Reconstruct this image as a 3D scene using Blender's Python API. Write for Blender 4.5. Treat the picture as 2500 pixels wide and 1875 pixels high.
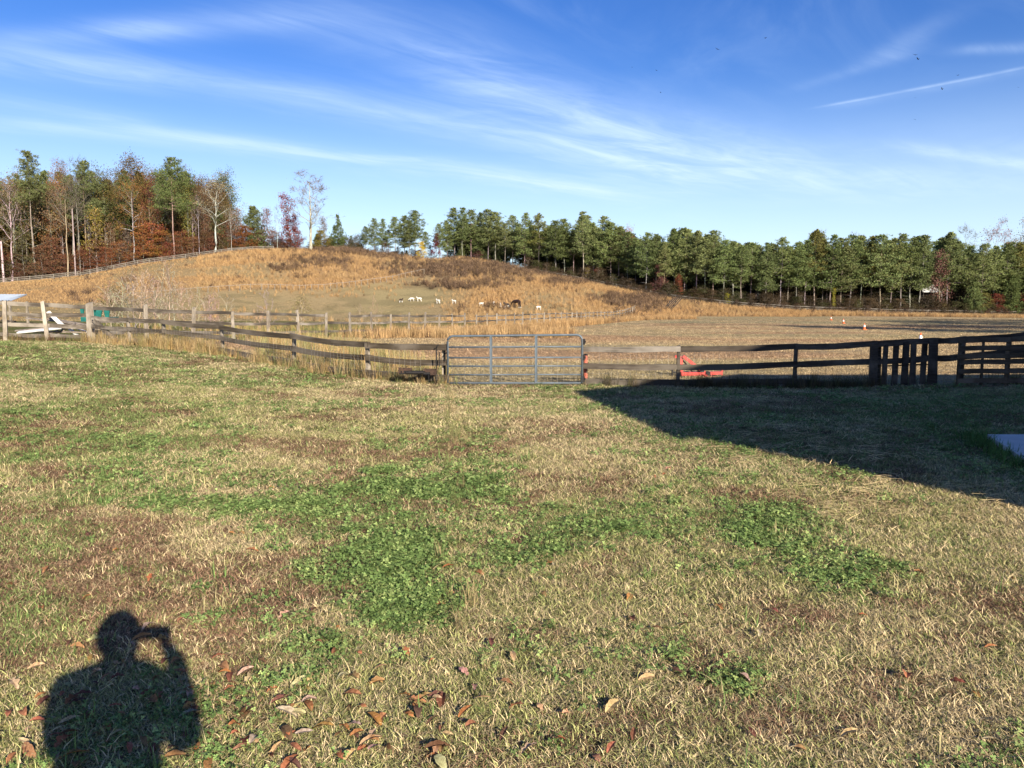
import bpy, bmesh, math, random
import numpy as np
from mathutils import Vector, Matrix, Euler

for o in list(bpy.data.objects):
    bpy.data.objects.remove(o)
SC = bpy.context.scene
COL = SC.collection
R = math.radians
rng = np.random.default_rng(7)
random.seed(7)

# ------------------------------------------------------------------ camera
W0, H0, F0, HOR = 2500.0, 1875.0, 1819.0, 752.0
CAMZ = 1.65
PITCH = math.atan((H0 / 2 - HOR) / F0)
cd = bpy.data.cameras.new('camera')
cam = bpy.data.objects.new('camera', cd)
COL.objects.link(cam)
cam.location = (0, 0, CAMZ)
cam.rotation_euler = (math.pi / 2 - PITCH, 0, 0)
cd.sensor_width = 36.0
cd.lens = 36.0 * F0 / W0
cd.clip_start = 0.05
cd.clip_end = 5000
SC.camera = cam
# ------------------------------------------------------------------ sun, sky, exposure
SUN_AZ, SUN_EL = R(26.0), R(22.5)          # sun behind the camera, to the right
sun_pos = Vector((math.sin(SUN_AZ) * math.cos(SUN_EL), -math.cos(SUN_AZ) * math.cos(SUN_EL), math.sin(SUN_EL)))
sd = bpy.data.lights.new('sun', 'SUN')
sd.energy = 4.6
sd.angle = R(0.53)
sd.color = (1.0, 0.90, 0.76)
sun = bpy.data.objects.new('sun', sd)
COL.objects.link(sun)
sun.rotation_euler = (-sun_pos).to_track_quat('-Z', 'Y').to_euler()
sun.location = (20, -40, 40)
SC.view_settings.view_transform = 'Standard'
SC.view_settings.look = 'None'
SC.view_settings.exposure = 1.15
SC.view_settings.gamma = 1.0
SC.view_settings.use_curve_mapping = False
SKY_STRENGTH = 0.074

# ---- small node helpers
class NT:
    def __init__(s, tree):
        s.t = tree
        s.n = tree.nodes
    def add(s, typ, **kw):
        nd = s.n.new(typ)
        for k, v in kw.items():
            setattr(nd, k, v)
        return nd
    def link(s, a, b):
        s.t.links.new(a, b)
    def _in(s, sock, v):
        if hasattr(v, 'is_output'):
            s.link(v, sock)
        else:
            sock.default_value = v
    def math(s, op, a, b=None, c=None, clamp=False):
        nd = s.add('ShaderNodeMath', operation=op, use_clamp=clamp)
        s._in(nd.inputs[0], a)
        if b is not None: s._in(nd.inputs[1], b)
        if c is not None: s._in(nd.inputs[2], c)
        return nd.outputs[0]
    def mix(s, fac, a, b, blend='MIX'):
        nd = s.add('ShaderNodeMix', data_type='RGBA', blend_type=blend)
        s._in(nd.inputs[0], fac)
        s._in(nd.inputs[6], a if hasattr(a, 'is_output') else (*a, 1.0) if len(a) == 3 else a)
        s._in(nd.inputs[7], b if hasattr(b, 'is_output') else (*b, 1.0) if len(b) == 3 else b)
        return nd.outputs[2]
    def noise(s, vec, scale, detail=4.0, rough=0.55, dist=0.0):
        nd = s.add('ShaderNodeTexNoise')
        if vec is not None: s.link(vec, nd.inputs['Vector'])
        nd.inputs['Scale'].default_value = scale
        nd.inputs['Detail'].default_value = detail
        nd.inputs['Roughness'].default_value = rough
        nd.inputs['Distortion'].default_value = dist
        return nd.outputs['Fac']
    def ramp(s, fac, stops):
        nd = s.add('ShaderNodeValToRGB')
        s.link(fac, nd.inputs[0])
        el = nd.color_ramp.elements
        while len(el) < len(stops): el.new(0.5)
        for e, (p, c) in zip(el, stops):
            e.position = p
            e.color = (*c, 1) if len(c) == 3 else c
        return nd.outputs[0]
    def rng(s, v, a, b, c=0.0, d=1.0, smooth=True):
        nd = s.add('ShaderNodeMapRange', interpolation_type='SMOOTHSTEP' if smooth else 'LINEAR')
        s._in(nd.inputs[0], v)
        for i, q in enumerate((a, b, c, d)): nd.inputs[1 + i].default_value = q
        return nd.outputs[0]

def pix_ray(px, py):
    cx = (px - W0 / 2) / F0
    cy = -(py - H0 / 2) / F0
    return np.array((cx, math.cos(PITCH) + cy * math.sin(PITCH), -math.sin(PITCH) + cy * math.cos(PITCH)))

# ---- world: Nishita sky with high cirrus
world = bpy.data.worlds.new('World')
SC.world = world
world.use_nodes = True
wt = NT(world.node_tree)
wt.n.clear()
sky = wt.add('ShaderNodeTexSky', sky_type='NISHITA')
sky.sun_disc = False
sky.sun_elevation = SUN_EL
sky.sun_rotation = math.pi - SUN_AZ
sky.altitude = 150
sky.air_density = 1.0
sky.dust_density = 0.35
sky.ozone_density = 2.2
tc = wt.add('ShaderNodeTexCoord')
sep = wt.add('ShaderNodeSeparateXYZ')
wt.link(tc.outputs['Generated'], sep.inputs[0])
zz = wt.math('MAXIMUM', sep.outputs[2], 0.03)
Pu = wt.math('DIVIDE', sep.outputs[0], zz)
Pv = wt.math('DIVIDE', sep.outputs[1], zz)
comb = wt.add('ShaderNodeCombineXYZ')
wt.link(Pu, comb.inputs[0]); wt.link(Pv, comb.inputs[1])
Pvec = comb.outputs[0]
def stretched(ang, along, across, scale, detail, rough, dist=0.0, off=0.0):
    mp = wt.add('ShaderNodeMapping')
    mp.vector_type = 'POINT'
    # rotate so that the streak direction runs along X, then squash it
    rot = wt.add('ShaderNodeVectorRotate', rotation_type='Z_AXIS')
    wt.link(Pvec, rot.inputs['Vector'])
    rot.inputs['Angle'].default_value = -ang
    wt.link(rot.outputs[0], mp.inputs['Vector'])
    mp.inputs['Scale'].default_value = (along, across, 1)
    mp.inputs['Location'].default_value = (off, off * 0.7, off)
    return wt.noise(mp.outputs[0], scale, detail, rough, dist)
warp = wt.math('SUBTRACT', stretched(0.6, 1.0, 1.0, 0.9, 3, 0.5, off=3.0), 0.5)
fib = stretched(R(48), 0.16, 1.5, 1.6, 6, 0.62, 0.5, off=1.3)
soft = stretched(R(48), 0.25, 0.8, 0.7, 3, 0.5, 0.3, off=7.7)
def cloud_pt(px, py):
    d = pix_ray(px, py)
    return d[0] / d[2], d[1] / d[2]
def band(p0, p1, w, strength, bend=0.0, fade=0.25, sharp=None):
    if sharp is None: w, strength = w * 1.25, strength * .98
    (ax, ay), (bx, by) = cloud_pt(*p0), cloud_pt(*p1)
    L = math.hypot(bx - ax, by - ay)
    dx, dy = (bx - ax) / L, (by - ay) / L
    qx = wt.math('SUBTRACT', Pu, ax); qy = wt.math('SUBTRACT', Pv, ay)
    u = wt.math('MULTIPLY', wt.math('ADD', wt.math('MULTIPLY', qx, dx), wt.math('MULTIPLY', qy, dy)), 1 / L)
    v = wt.math('SUBTRACT', wt.math('MULTIPLY', qx, -dy), wt.math('MULTIPLY', qy, -dx))
    uc = wt.math('SUBTRACT', u, 0.5)
    v = wt.math('ADD', v, wt.math('MULTIPLY', wt.math('SUBTRACT', wt.math('MULTIPLY', uc, uc), 0.25), bend))
    v = wt.math('ADD', v, wt.math('MULTIPLY', warp, w * 1.6))
    win = wt.math('MULTIPLY', wt.rng(u, -fade, fade), wt.rng(u, 1 + fade, 1 - fade))
    if sharp is None:
        g = wt.math('EXPONENT', wt.math('MULTIPLY', wt.math('MULTIPLY', v, v), -1 / (w * w)))
    else:   # crisp lower side, soft veil on the other
        a = wt.math('EXPONENT', wt.math('MULTIPLY', wt.math('MULTIPLY', v, v), -1 / (w * w)))
        b = wt.math('EXPONENT', wt.math('MULTIPLY', wt.math('MULTIPLY', v, v), -1 / (w * w * 16)))
        side = wt.rng(wt.math('MULTIPLY', v, sharp), -w * 0.3, w * 0.6)
        g = wt.math('MAXIMUM', a, wt.math('MULTIPLY', wt.math('MULTIPLY', b, side), 0.35))
    return wt.math('MULTIPLY', wt.math('MULTIPLY', g, win), strength)
bands = [
    band((800, 30), (1720, 425), 0.22, 0.62, 0.0, 0.3),
    band((1150, 200), (2000, 440), 0.35, 0.50, 0.4, 0.3),
    band((250, 165), (1700, 455), 0.22, 0.62, -0.9, 0.2),
    band((0, 305), (1500, 480), 0.20, 0.75, -1.1, 0.2),
    band((-150, 110), (380, 190), 0.20, 0.60, 0.0, 0.3),
    band((250, 75), (860, 45), 0.10, 0.42, 0.0, 0.3),
    band((1400, 430), (2500, 455), 0.75, 0.42, 0.0, 0.3),
    band((2010, 260), (2530, 158), 0.026, 0.66, 0.06, 0.14, 1.0),
    band((2330, 120), (2560, 112), 0.05, 0.55, 0.0, 0.3),
    band((2210, 352), (2560, 408), 0.10, 0.60, 0.1, 0.3),
    band((2120, 160), (2310, 40), 0.06, 0.42, 0.0, 0.3),
    band((1950, 215), (2250, 120), 0.05, 0.25, 0.0, 0.3),
    band((-50, 235), (330, 300), 0.16, 0.40, 0.0, 0.3),
    band((30, 95), (420, 70), 0.08, 0.40, 0.0, 0.3),
]
msum = bands[0]
for b in bands[1:]:
    msum = wt.math('ADD', msum, b)
fea0 = stretched(R(40), 0.6, 1.5, 2.2, 6, 0.6, 0.8, off=9.4)
tex = wt.math('ADD', wt.math('ADD', wt.math('MULTIPLY', wt.rng(fib, 0.3, 0.75), 0.55), wt.math('MULTIPLY', wt.rng(fea0, 0.3, 0.75), 0.55)), 0.12)
msum = wt.math('MULTIPLY', msum, tex)
fea = stretched(R(62), 0.5, 1.3, 1.5, 6, 0.6, 0.8, off=4.1)
veil = wt.math('MULTIPLY', wt.rng(soft, 0.45, 0.8), wt.math('MULTIPLY', wt.rng(fea, 0.35, 0.75), 0.22))
low = wt.math('MULTIPLY', wt.rng(sep.outputs[2], 0.30, 0.04), 0.62)
mask = wt.math('ADD', wt.math('MULTIPLY', msum, 0.62), wt.math('ADD', veil, low), clamp=True)
mask = wt.math('MULTIPLY', mask, wt.rng(sep.outputs[2], -0.02, 0.03))
hs = wt.add('ShaderNodeHueSaturation')
hs.inputs['Saturation'].default_value = 1.38
hs.inputs['Value'].default_value = 1.0
hs.inputs['Hue'].default_value = 0.522
wt.link(sky.outputs[0], hs.inputs['Color'])
CLOUD = (5.0, 6.3, 8.2)
skyc = wt.mix(mask, hs.outputs[0], CLOUD)
bg = wt.add('ShaderNodeBackground')
wt.link(skyc, bg.inputs[0])
bg.inputs[1].default_value = SKY_STRENGTH
wo = wt.add('ShaderNodeOutputWorld')
wt.link(bg.outputs[0], wo.inputs[0])
try:
    world.cycles.sampling_method = 'MANUAL'
    world.cycles.sample_map_resolution = 512
except Exception:
    pass

# ------------------------------------------------------------------ terrain
def sstep(a, b, x):
    t = np.clip((x - a) / (b - a), 0, 1)
    return t * t * (3 - 2 * t)
CTRL = np.array([
    (0, 0, 0), (0, 5, 0), (-4, 3, 0.0), (5, 4, 0), (-6, 10, .06), (6, 10, -.04), (0.0, 11, -.09), (-12, 12, .3),
    (-.5, 18, -.21), (1.7, 18, -.21), (-3.6, 19.2, -.19), (-6.3, 21.5, -.06), (-9.5, 24.5, .11), (-12.1, 26, .30),
    (-15.2, 27, .42), (-18, 26, .55), (7, 17.6, -.24), (11.3, 16.4, -.02), (16, 15.5, .1), (14, 8, .0),
    (-8.7, 46, -.05), (-1.4, 66, -.28), (-12.5, 35, .14), (8, 40, -.28), (30, 50, -.25), (25, 30, -.2), (-25, 42, .52), (-36, 55, .5),
    (-30, 22, .9), (-20, 5, .3), (0, -12, 0), (25, -10, .1), (-25, -10, .2), (45, 20, .0), (55, 60, -.2), (-45, 30, 1.0)], float)
def _tps(r2):
    return 0.5 * r2 * np.log(r2 + 1e-9)
_n = len(CTRL)
_A = np.zeros((_n + 3, _n + 3))
_d2 = ((CTRL[:, None, :2] - CTRL[None, :, :2]) ** 2).sum(-1)
_A[:_n, :_n] = _tps(_d2) + np.eye(_n) * 2.0
_A[:_n, _n] = 1; _A[:_n, _n + 1:] = CTRL[:, :2]
_A[_n, :_n] = 1; _A[_n + 1:, :_n] = CTRL[:, :2].T
_Wt = np.linalg.solve(_A, np.concatenate([CTRL[:, 2], np.zeros(3)]))
def z_near(x, y):
    x = np.clip(x, -45, 55); y = np.clip(y, -15, 70)
    out = _Wt[_n] + _Wt[_n + 1] * x + _Wt[_n + 2] * y
    for i in range(_n):
        out = out + _Wt[i] * _tps((x - CTRL[i, 0]) ** 2 + (y - CTRL[i, 1]) ** 2)
    return out
CRX = np.array([-700, -300, 0, 100, 200, 361, 452, 560, 620, 700, 850, 950, 1050, 1130, 1200, 1280, 1400, 1500, 1590, 1650, 1800, 1950, 2200, 2500, 3300], float)
CRY = np.array([745, 728, 694, 686, 676, 646, 635, 621, 616, 614, 612, 627, 638, 633, 644, 664, 686, 705, 724, 734, 751, 761, 769, 774, 776], float)
CRD = np.array([175, 180, 185, 187, 190, 194, 196, 199, 201, 205, 208, 204, 200, 200, 199, 196, 190, 184, 176, 172, 166, 165, 165, 165, 165], float)
CRF = np.array([85, 85, 85, 85, 88, 95, 98, 104, 106, 108, 110, 110, 108, 106, 104, 100, 104, 118, 132, 138, 140, 140, 125, 110, 110], float)
def z_base(x, y):
    zb = z_near(x, y)
    left = 0.75 * sstep(-12, -60, x)
    return zb + (-.25 + left - zb) * sstep(58, 85, y)
def terrain(x, y):
    x = np.asarray(x, float); y = np.asarray(y, float)
    zb = z_base(x, y)
    t = x / np.maximum(y, 1.0)
    px = 1250 + F0 * t * 1.005
    cy = np.interp(px, CRX, CRY); cdp = np.interp(px, CRX, CRD); fd = np.interp(px, CRX, CRF)
    zc = CAMZ - (cy - HOR) / F0 * cdp
    s = np.clip((y - fd) / (cdp - fd), 0, 1)
    g = 0.5 * (1 - np.cos(np.pi * s))
    g = 0.72 * g + 0.28 * s ** 1.5
    z = zb + (zc - zb) * g
    over = np.maximum(y - cdp, 0)
    fall = np.interp(px, [500, 680, 1200, 1320], [0.0, .07, .07, 0.0])
    z = z - fall * over * np.exp(-over / 200.0)
    return np.where(y > 55, z, zb)
def T(x, y):
    return float(terrain(np.array([x]), np.array([y]))[0])
def project(x, y, z):
    dz = z - CAMZ
    fw = y * math.cos(PITCH) - dz * math.sin(PITCH)
    up = y * math.sin(PITCH) + dz * math.cos(PITCH)
    fw = np.maximum(fw, 1e-3)
    return W0 / 2 + F0 * x / fw, H0 / 2 - F0 * up / fw
def G(px, py):
    """the ground point seen at photo position (px, py)"""
    d = pix_ray(px, py)
    ys = np.concatenate([np.linspace(1.5, 60, 1200), np.linspace(60.1, 260, 1000)])
    k = ys / d[1]
    xs, zs = d[0] * k, CAMZ + d[2] * k
    below = zs < terrain(xs, ys)
    i = int(np.argmax(below)) if below.any() else len(ys) - 1
    return float(xs[i]), float(ys[i]), T(xs[i], ys[i])
def atD(px, D):
    """ground point at photo column px and depth D"""
    x = (px - 1250) / F0 * D
    for _ in range(3):
        z = T(x, D)
        x = (px - 1250) / F0 * (D * math.cos(PITCH) - (z - CAMZ) * math.sin(PITCH))
    return x, D, T(x, D)
def z_at(py, D):
    d = pix_ray(1250, py)
    return CAMZ + d[2] / d[1] * D

# ------------------------------------------------------------------ object helpers
def tag(o, label=None, cat=None, group=None, kind=None):
    if label: o['label'] = label
    if cat: o['category'] = cat
    if group: o['group'] = group
    if kind: o['kind'] = kind
    return o
def empty(name, loc, rz=0.0, label=None, cat=None, group=None):
    o = bpy.data.objects.new(name, None)
    COL.objects.link(o)
    o.location = loc
    o.rotation_euler = (0, 0, rz)
    o.empty_display_size = 0.2
    return tag(o, label, cat, group)
def mesh_obj(name, me, parent=None, loc=(0, 0, 0), rot=(0, 0, 0), scale=(1, 1, 1)):
    o = bpy.data.objects.new(name, me)
    COL.objects.link(o)
    o.parent = parent
    o.location = loc
    o.rotation_euler = rot
    o.scale = scale
    return o
class MB:
    """collects shapes into one mesh"""
    def __init__(s):
        s.v = []; s.f = []; s.a = []; s.m = []
    def add(s, vs, fs, a=0.5, m=0):
        b = len(s.v)
        s.v.extend([tuple(p) for p in vs])
        for f in fs:
            s.f.append(tuple(i + b for i in f)); s.m.append(m)
        s.a.extend([a] * len(vs))
    def box(s, c, size, rot=None, a=0.5, m=0, jit=0.0):
        hx, hy, hz = size[0] / 2, size[1] / 2, size[2] / 2
        vs = [Vector((x, y, z)) for x in (-hx, hx) for y in (-hy, hy) for z in (-hz, hz)]
        if jit:
            vs = [v + Vector((random.uniform(-jit, jit) for _ in range(3))) for v in vs]
        if rot is not None:
            M = rot if isinstance(rot, Matrix) else Euler(rot).to_matrix()
            vs = [M @ v for v in vs]
        vs = [v + Vector(c) for v in vs]
        s.add(vs, [(0, 1, 3, 2), (4, 6, 7, 5), (0, 4, 5, 1), (2, 3, 7, 6), (0, 2, 6, 4), (1, 5, 7, 3)], a, m)
    def tube(s, pts, rad, n=6, a=0.5, m=0, cap=True):
        pts = [Vector(p) for p in pts]
        if not hasattr(rad, '__len__'): rad = [rad] * len(pts)
        vs, fs = [], []
        for i, p in enumerate(pts):
            d = (pts[min(i + 1, len(pts) - 1)] - pts[max(i - 1, 0)])
            d = d.normalized() if d.length > 1e-9 else Vector((0, 0, 1))
            u = d.cross(Vector((0, 0, 1)))
            if u.length < 0.05: u = d.cross(Vector((1, 0, 0)))
            u.normalize(); w = d.cross(u)
            for k in range(n):
                an = 2 * math.pi * k / n
                vs.append(p + (u * math.cos(an) + w * math.sin(an)) * rad[i])
        for i in range(len(pts) - 1):
            for k in range(n):
                k2 = (k + 1) % n
                fs.append((i * n + k, i * n + k2, (i + 1) * n + k2, (i + 1) * n + k))
        if cap:
            fs.append(tuple(range(n - 1, -1, -1)))
            fs.append(tuple((len(pts) - 1) * n + k for k in range(n)))
        s.add(vs, fs, a, m)
    def mesh(s, name, mats, smooth=False):
        me = bpy.data.meshes.new(name)
        me.from_pydata(s.v, [], s.f)
        if s.a:
            at = me.attributes.new('v', 'FLOAT', 'POINT')
            at.data.foreach_set('value', np.array(s.a, np.float32))
        for m in (mats if isinstance(mats, (list, tuple)) else [mats]):
            me.materials.append(m)
        if any(s.m):
            me.polygons.foreach_set('material_index', s.m)
        if smooth:
            me.polygons.foreach_set('use_smooth', [True] * len(me.polygons))
        me.update()
        return me
    def obj(s, name, mats, parent=None, smooth=False, **kw):
        return mesh_obj(name, s.mesh(name, mats, smooth), parent, **kw)

# ------------------------------------------------------------------ materials
def new_mat(name):
    m = bpy.data.materials.new(name)
    m.use_nodes = True
    nt = NT(m.node_tree)
    nt.n.clear()
    return m, nt
def finish(nt, shader, disp=None):
    out = nt.add('ShaderNodeOutputMaterial')
    nt.link(shader, out.inputs[0])
def principled(nt, color, rough=0.8, metal=0.0, normal=None, spec=0.3):
    p = nt.add('ShaderNodeBsdfPrincipled')
    nt._in(p.inputs['Base Color'], color if hasattr(color, 'is_output') else (*color, 1))
    nt._in(p.inputs['Roughness'], rough)
    p.inputs['Metallic'].default_value = metal
    p.inputs['Specular IOR Level'].default_value = spec
    if normal is not None: nt.link(normal, p.inputs['Normal'])
    return p.outputs[0]
def bump(nt, h, strength=0.4, dist=0.02):
    b = nt.add('ShaderNodeBump')
    b.inputs['Strength'].default_value = strength
    b.inputs['Distance'].default_value = dist
    nt.link(h, b.inputs['Height'])
    return b.outputs[0]
def attr(nt, name, typ='GEOMETRY'):
    a = nt.add('ShaderNodeAttribute', attribute_type=typ)
    a.attribute_name = name
    return a
def leafy(nt, color, trans=0.25):
    d = nt.add('ShaderNodeBsdfDiffuse')
    nt.link(color, d.inputs[0])
    if trans <= 0: return d.outputs[0]
    t = nt.add('ShaderNodeBsdfTranslucent')
    nt.link(color, t.inputs[0])
    mx = nt.add('ShaderNodeMixShader')
    mx.inputs[0].default_value = trans
    nt.link(d.outputs[0], mx.inputs[1]); nt.link(t.outputs[0], mx.inputs[2])
    return mx.outputs[0]
def mat_instance_blade(name, trans=0.2, lo=0.55, hi=1.35):
    m, nt = new_mat(name)
    c = attr(nt, 'col', 'INSTANCER').outputs['Color']
    v = attr(nt, 'v').outputs['Fac']
    k = nt.rng(v, 0, 1, lo, hi, smooth=False)
    g = nt.add('ShaderNodeCombineColor')
    for i in range(3): nt.link(k, g.inputs[i])
    col = nt.mix(1.0, c, g.outputs[0], 'MULTIPLY')
    finish(nt, leafy(nt, col, trans))
    return m
def mat_leaf(name, trans=0.25, lo=0.5, hi=1.4, hue=0.03):
    m, nt = new_mat(name)
    oi = nt.add('ShaderNodeObjectInfo')
    v = attr(nt, 'v').outputs['Fac']
    k = nt.rng(v, 0, 1, lo, hi, smooth=False)
    h = nt.add('ShaderNodeHueSaturation')
    nt.link(oi.outputs['Color'], h.inputs['Color'])
    nt.link(k, h.inputs['Value'])
    w = nt.math('FRACT', nt.math('MULTIPLY', v, 7.31))
    nt.link(nt.rng(w, 0, 1, 0.5 - hue, 0.5 + hue, smooth=False), h.inputs['Hue'])
    finish(nt, leafy(nt, h.outputs[0], trans))
    return m
def mat_bark(name):
    m, nt = new_mat(name)
    oi = nt.add('ShaderNodeObjectInfo')
    t = nt.add('ShaderNodeTexCoord')
    mp = nt.add('ShaderNodeMapping'); mp.inputs['Scale'].default_value = (3, 3, 0.6)
    nt.link(t.outputs['Object'], mp.inputs[0])
    n = nt.noise(mp.outputs[0], 2.0, 5, 0.65)
    c = nt.mix(nt.rng(n, 0.35, 0.65), (0.45, 0.42, 0.40), (1.15, 1.12, 1.08))
    col = nt.mix(1.0, oi.outputs['Color'], c, 'MULTIPLY')
    finish(nt, principled(nt, col, 0.9, spec=0.1))
    return m
def mat_wood(name, c1, c2, c3, scale=(0.9, 14, 14), streak=1.0):
    """weathered board: grain along local X, silvery patches, dark stains and lichen"""
    m, nt = new_mat(name)
    t = nt.add('ShaderNodeTexCoord'); oi = nt.add('ShaderNodeObjectInfo')
    off = nt.math('MULTIPLY', oi.outputs['Random'], 57.0)
    ad = nt.add('ShaderNodeVectorMath', operation='ADD')
    nt.link(t.outputs['Object'], ad.inputs[0]); nt.link(off, ad.inputs[1])
    mp = nt.add('ShaderNodeMapping'); mp.inputs['Scale'].default_value = scale
    nt.link(ad.outputs[0], mp.inputs[0])
    g = nt.noise(mp.outputs[0], 2.2, 6, 0.65, 0.6)
    big = nt.noise(ad.outputs[0], 1.6, 4, 0.6)
    fine = nt.noise(ad.outputs[0], 38, 3, 0.6)
    col = nt.ramp(g, [(0.25, c1), (0.55, c2), (0.8, c3)])
    col = nt.mix(nt.rng(big, 0.42, 0.68), col, c3)
    col = nt.mix(nt.math('MULTIPLY', nt.rng(big, 0.5, 0.22), 0.75), col, c1)
    tint = nt.rng(oi.outputs['Random'], 0, 1, 0.75, 1.2, smooth=False)
    gg = nt.add('ShaderNodeCombineColor')
    for i in range(3): nt.link(tint, gg.inputs[i])
    col = nt.mix(1.0, col, gg.outputs[0], 'MULTIPLY')
    h = nt.math('ADD', g, nt.math('MULTIPLY', fine, 0.3))
    finish(nt, principled(nt, col, 0.92, normal=bump(nt, h, 0.6, 0.012), spec=0.1))
    return m
def mat_plain(name, c, rough=0.6, metal=0.0, var=0.25, scale=9.0, spec=0.3, c2=None):
    m, nt = new_mat(name)
    t = nt.add('ShaderNodeTexCoord')
    n = nt.noise(t.outputs['Object'], scale, 5, 0.6)
    a = tuple(q * (1 - var) for q in c); b = tuple(min(1, q * (1 + var)) for q in c)
    col = nt.mix(nt.rng(n, 0.3, 0.7), a, b)
    if c2 is not None:
        n2 = nt.noise(t.outputs['Object'], scale * 0.45, 5, 0.7)
        col = nt.mix(nt.rng(n2, 0.52, 0.66), col, c2)
    finish(nt, principled(nt, col, rough, metal, bump(nt, n, 0.15, 0.004), spec))
    return m
M_BLADE = mat_instance_blade('grass_blade', 0.10, 0.40, 1.6)
M_CLOVER = mat_instance_blade('clover_leaf', 0.18, 0.5, 1.5)
M_STALK = mat_instance_blade('dry_stalk', 0.25, 0.5, 1.45)
M_LEAF = mat_leaf('tree_leaf', 0.22)
M_NEEDLE = mat_leaf('pine_needle', 0.12, 0.45, 1.45, 0.02)
M_BARK = mat_bark('bark')
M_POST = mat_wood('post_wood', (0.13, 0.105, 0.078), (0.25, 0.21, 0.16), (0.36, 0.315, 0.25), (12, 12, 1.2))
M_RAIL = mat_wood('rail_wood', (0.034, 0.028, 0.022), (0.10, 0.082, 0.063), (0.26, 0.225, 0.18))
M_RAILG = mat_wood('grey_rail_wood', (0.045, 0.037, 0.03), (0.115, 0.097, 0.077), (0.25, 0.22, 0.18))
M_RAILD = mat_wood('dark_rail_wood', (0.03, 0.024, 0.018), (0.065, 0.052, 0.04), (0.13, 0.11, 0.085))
M_PALLET = mat_wood('pallet_wood', (0.05, 0.035, 0.022), (0.10, 0.075, 0.05), (0.16, 0.125, 0.09))
M_FARPOST = mat_plain('far_post_wood', (0.22, 0.195, 0.155), 0.9, 0, 0.3, 3)
M_FARRAIL = mat_plain('far_rail_wood', (0.12, 0.105, 0.085), 0.9, 0, 0.45, 2)
M_WIRE = mat_plain('fence_wire', (0.30, 0.27, 0.23), 0.5, 0.6, 0.3, 30)
M_GATE = mat_plain('gate_steel', (0.095, 0.118, 0.135), 0.5, 0.2, 0.15, 6, 0.35, c2=(0.15, 0.165, 0.172))
M_IRON = mat_plain('black_iron', (0.018, 0.016, 0.015), 0.6, 0.3, 0.4, 12)
M_RUST = mat_plain('rusty_iron', (0.055, 0.032, 0.022), 0.85, 0.1, 0.5, 14)
M_RED = mat_plain('red_paint', (0.50, 0.058, 0.042), 0.45, 0, 0.15, 5, 0.4, c2=(0.36, 0.055, 0.04))
M_REDRUST = mat_plain('rusty_red_pipe', (0.42, 0.11, 0.065), 0.75, 0, 0.35, 12, c2=(0.26, 0.08, 0.05))
M_TEAL = mat_plain('teal_plastic', (0.012, 0.115, 0.095), 0.5, 0, 0.2, 4)
M_WHITE = mat_plain('white_board', (0.60, 0.60, 0.58), 0.6, 0, 0.06, 5)
M_OLDB = mat_plain('old_board', (0.20, 0.165, 0.13), 0.9, 0, 0.45, 4)
M_DARKB = mat_plain('dark_board', (0.045, 0.036, 0.03), 0.9, 0, 0.5, 4)
M_TIN = mat_plain('galvanised_roof', (0.42, 0.47, 0.51), 0.5, 0.0, 0.08, 2)
M_SIDING = mat_plain('barn_siding', (0.30, 0.10, 0.08), 0.7, 0, 0.15, 2)
M_CONC = mat_plain('concrete', (0.58, 0.53, 0.46), 0.85, 0, 0.10, 3, 0.2, c2=(0.50, 0.455, 0.40))

# ------------------------------------------------------------------ ground sheet
ELL_GREEN = [  # photo ellipses of green growth: cx, cy, rx, ry, strength, (1 = clover)
    (120, 995, 240, 30, .8, 0), (330, 1012, 130, 22, .8, 0), (340, 1082, 210, 38, .9, 0), (70, 1112, 120, 22, .8, 0), (530, 1030, 65, 14, .8, 0),
    (650, 992, 110, 10, .7, 0), (580, 935, 30, 6, .7, 0), (1035, 1208, 240, 36, 1, 1), (600, 1240, 260, 34, .85, 1), (430, 1225, 110, 28, .6, 1),
    (955, 1140, 90, 12, .9, 1), (1180, 1057, 55, 9, .9, 0), (950, 1360, 160, 75, 1, 1), (1010, 1470, 125, 85, 1, 1), (850, 1400, 90, 60, .8, 1),
    (1230, 1352, 170, 36, .8, 1), (1450, 1310, 150, 30, .55, 1), (800, 1600, 110, 58, .95, 1), (740, 1660, 80, 30, .8, 1), (1880, 1318, 165, 62, 1, 1),
    (2095, 1412, 145, 44, .9, 1), (1850, 1665, 110, 44, .55, 1), (85, 1510, 120, 95, .8, 0), (60, 1330, 150, 60, .6, 0), (150, 1215, 170, 30, .55, 0),
    (1330, 957, 40, 8, .9, 0), (1425, 1008, 60, 16, .8, 0), (1520, 1036, 50, 12, .8, 0), (1260, 1010, 70, 9, .6, 0), (780, 870, 60, 8, .5, 0),
    (250, 860, 330, 28, .55, 0), (700, 925, 200, 18, .45, 0), (1380, 985, 160, 26, .4, 0), (560, 1165, 160, 24, .45, 0), (700, 1560, 60, 26, .6, 1),
    (1980, 1080, 420, 120, .55, 0), (2300, 1010, 240, 60, .65, 0), (760, 1145, 60, 12, .6, 0), (470, 1400, 70, 18, .5, 0), (1640, 1190, 60, 10, .4, 0), (2300, 1320, 120, 30, .3, 0)]
ELL_BROWN = [(1260, 947, 190, 9, .9), (160, 1145, 140, 22, .9), (620, 1165, 120, 16, .5), (1330, 1170, 180, 22, .7), (1700, 1120, 130, 26, .5), (1420, 1060, 150, 22, .55), (1280, 1040, 120, 12, .6),
    (430, 1480, 160, 40, .5), (1450, 1420, 80, 30, .6), (2250, 1450, 120, 40, .7), (2350, 1550, 160, 60, .6), (1950, 1760, 250, 70, .75), (1500, 1790, 220, 60, .65), (2250, 1700, 200, 70, .6),
    (620, 1740, 160, 60, .6), (300, 1330, 130, 24, .6), (520, 1290, 80, 14, .5), (1050, 1160, 90, 12, .5), (1250, 1560, 110, 30, .5), (2130, 1230, 120, 22, .5)]
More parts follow.
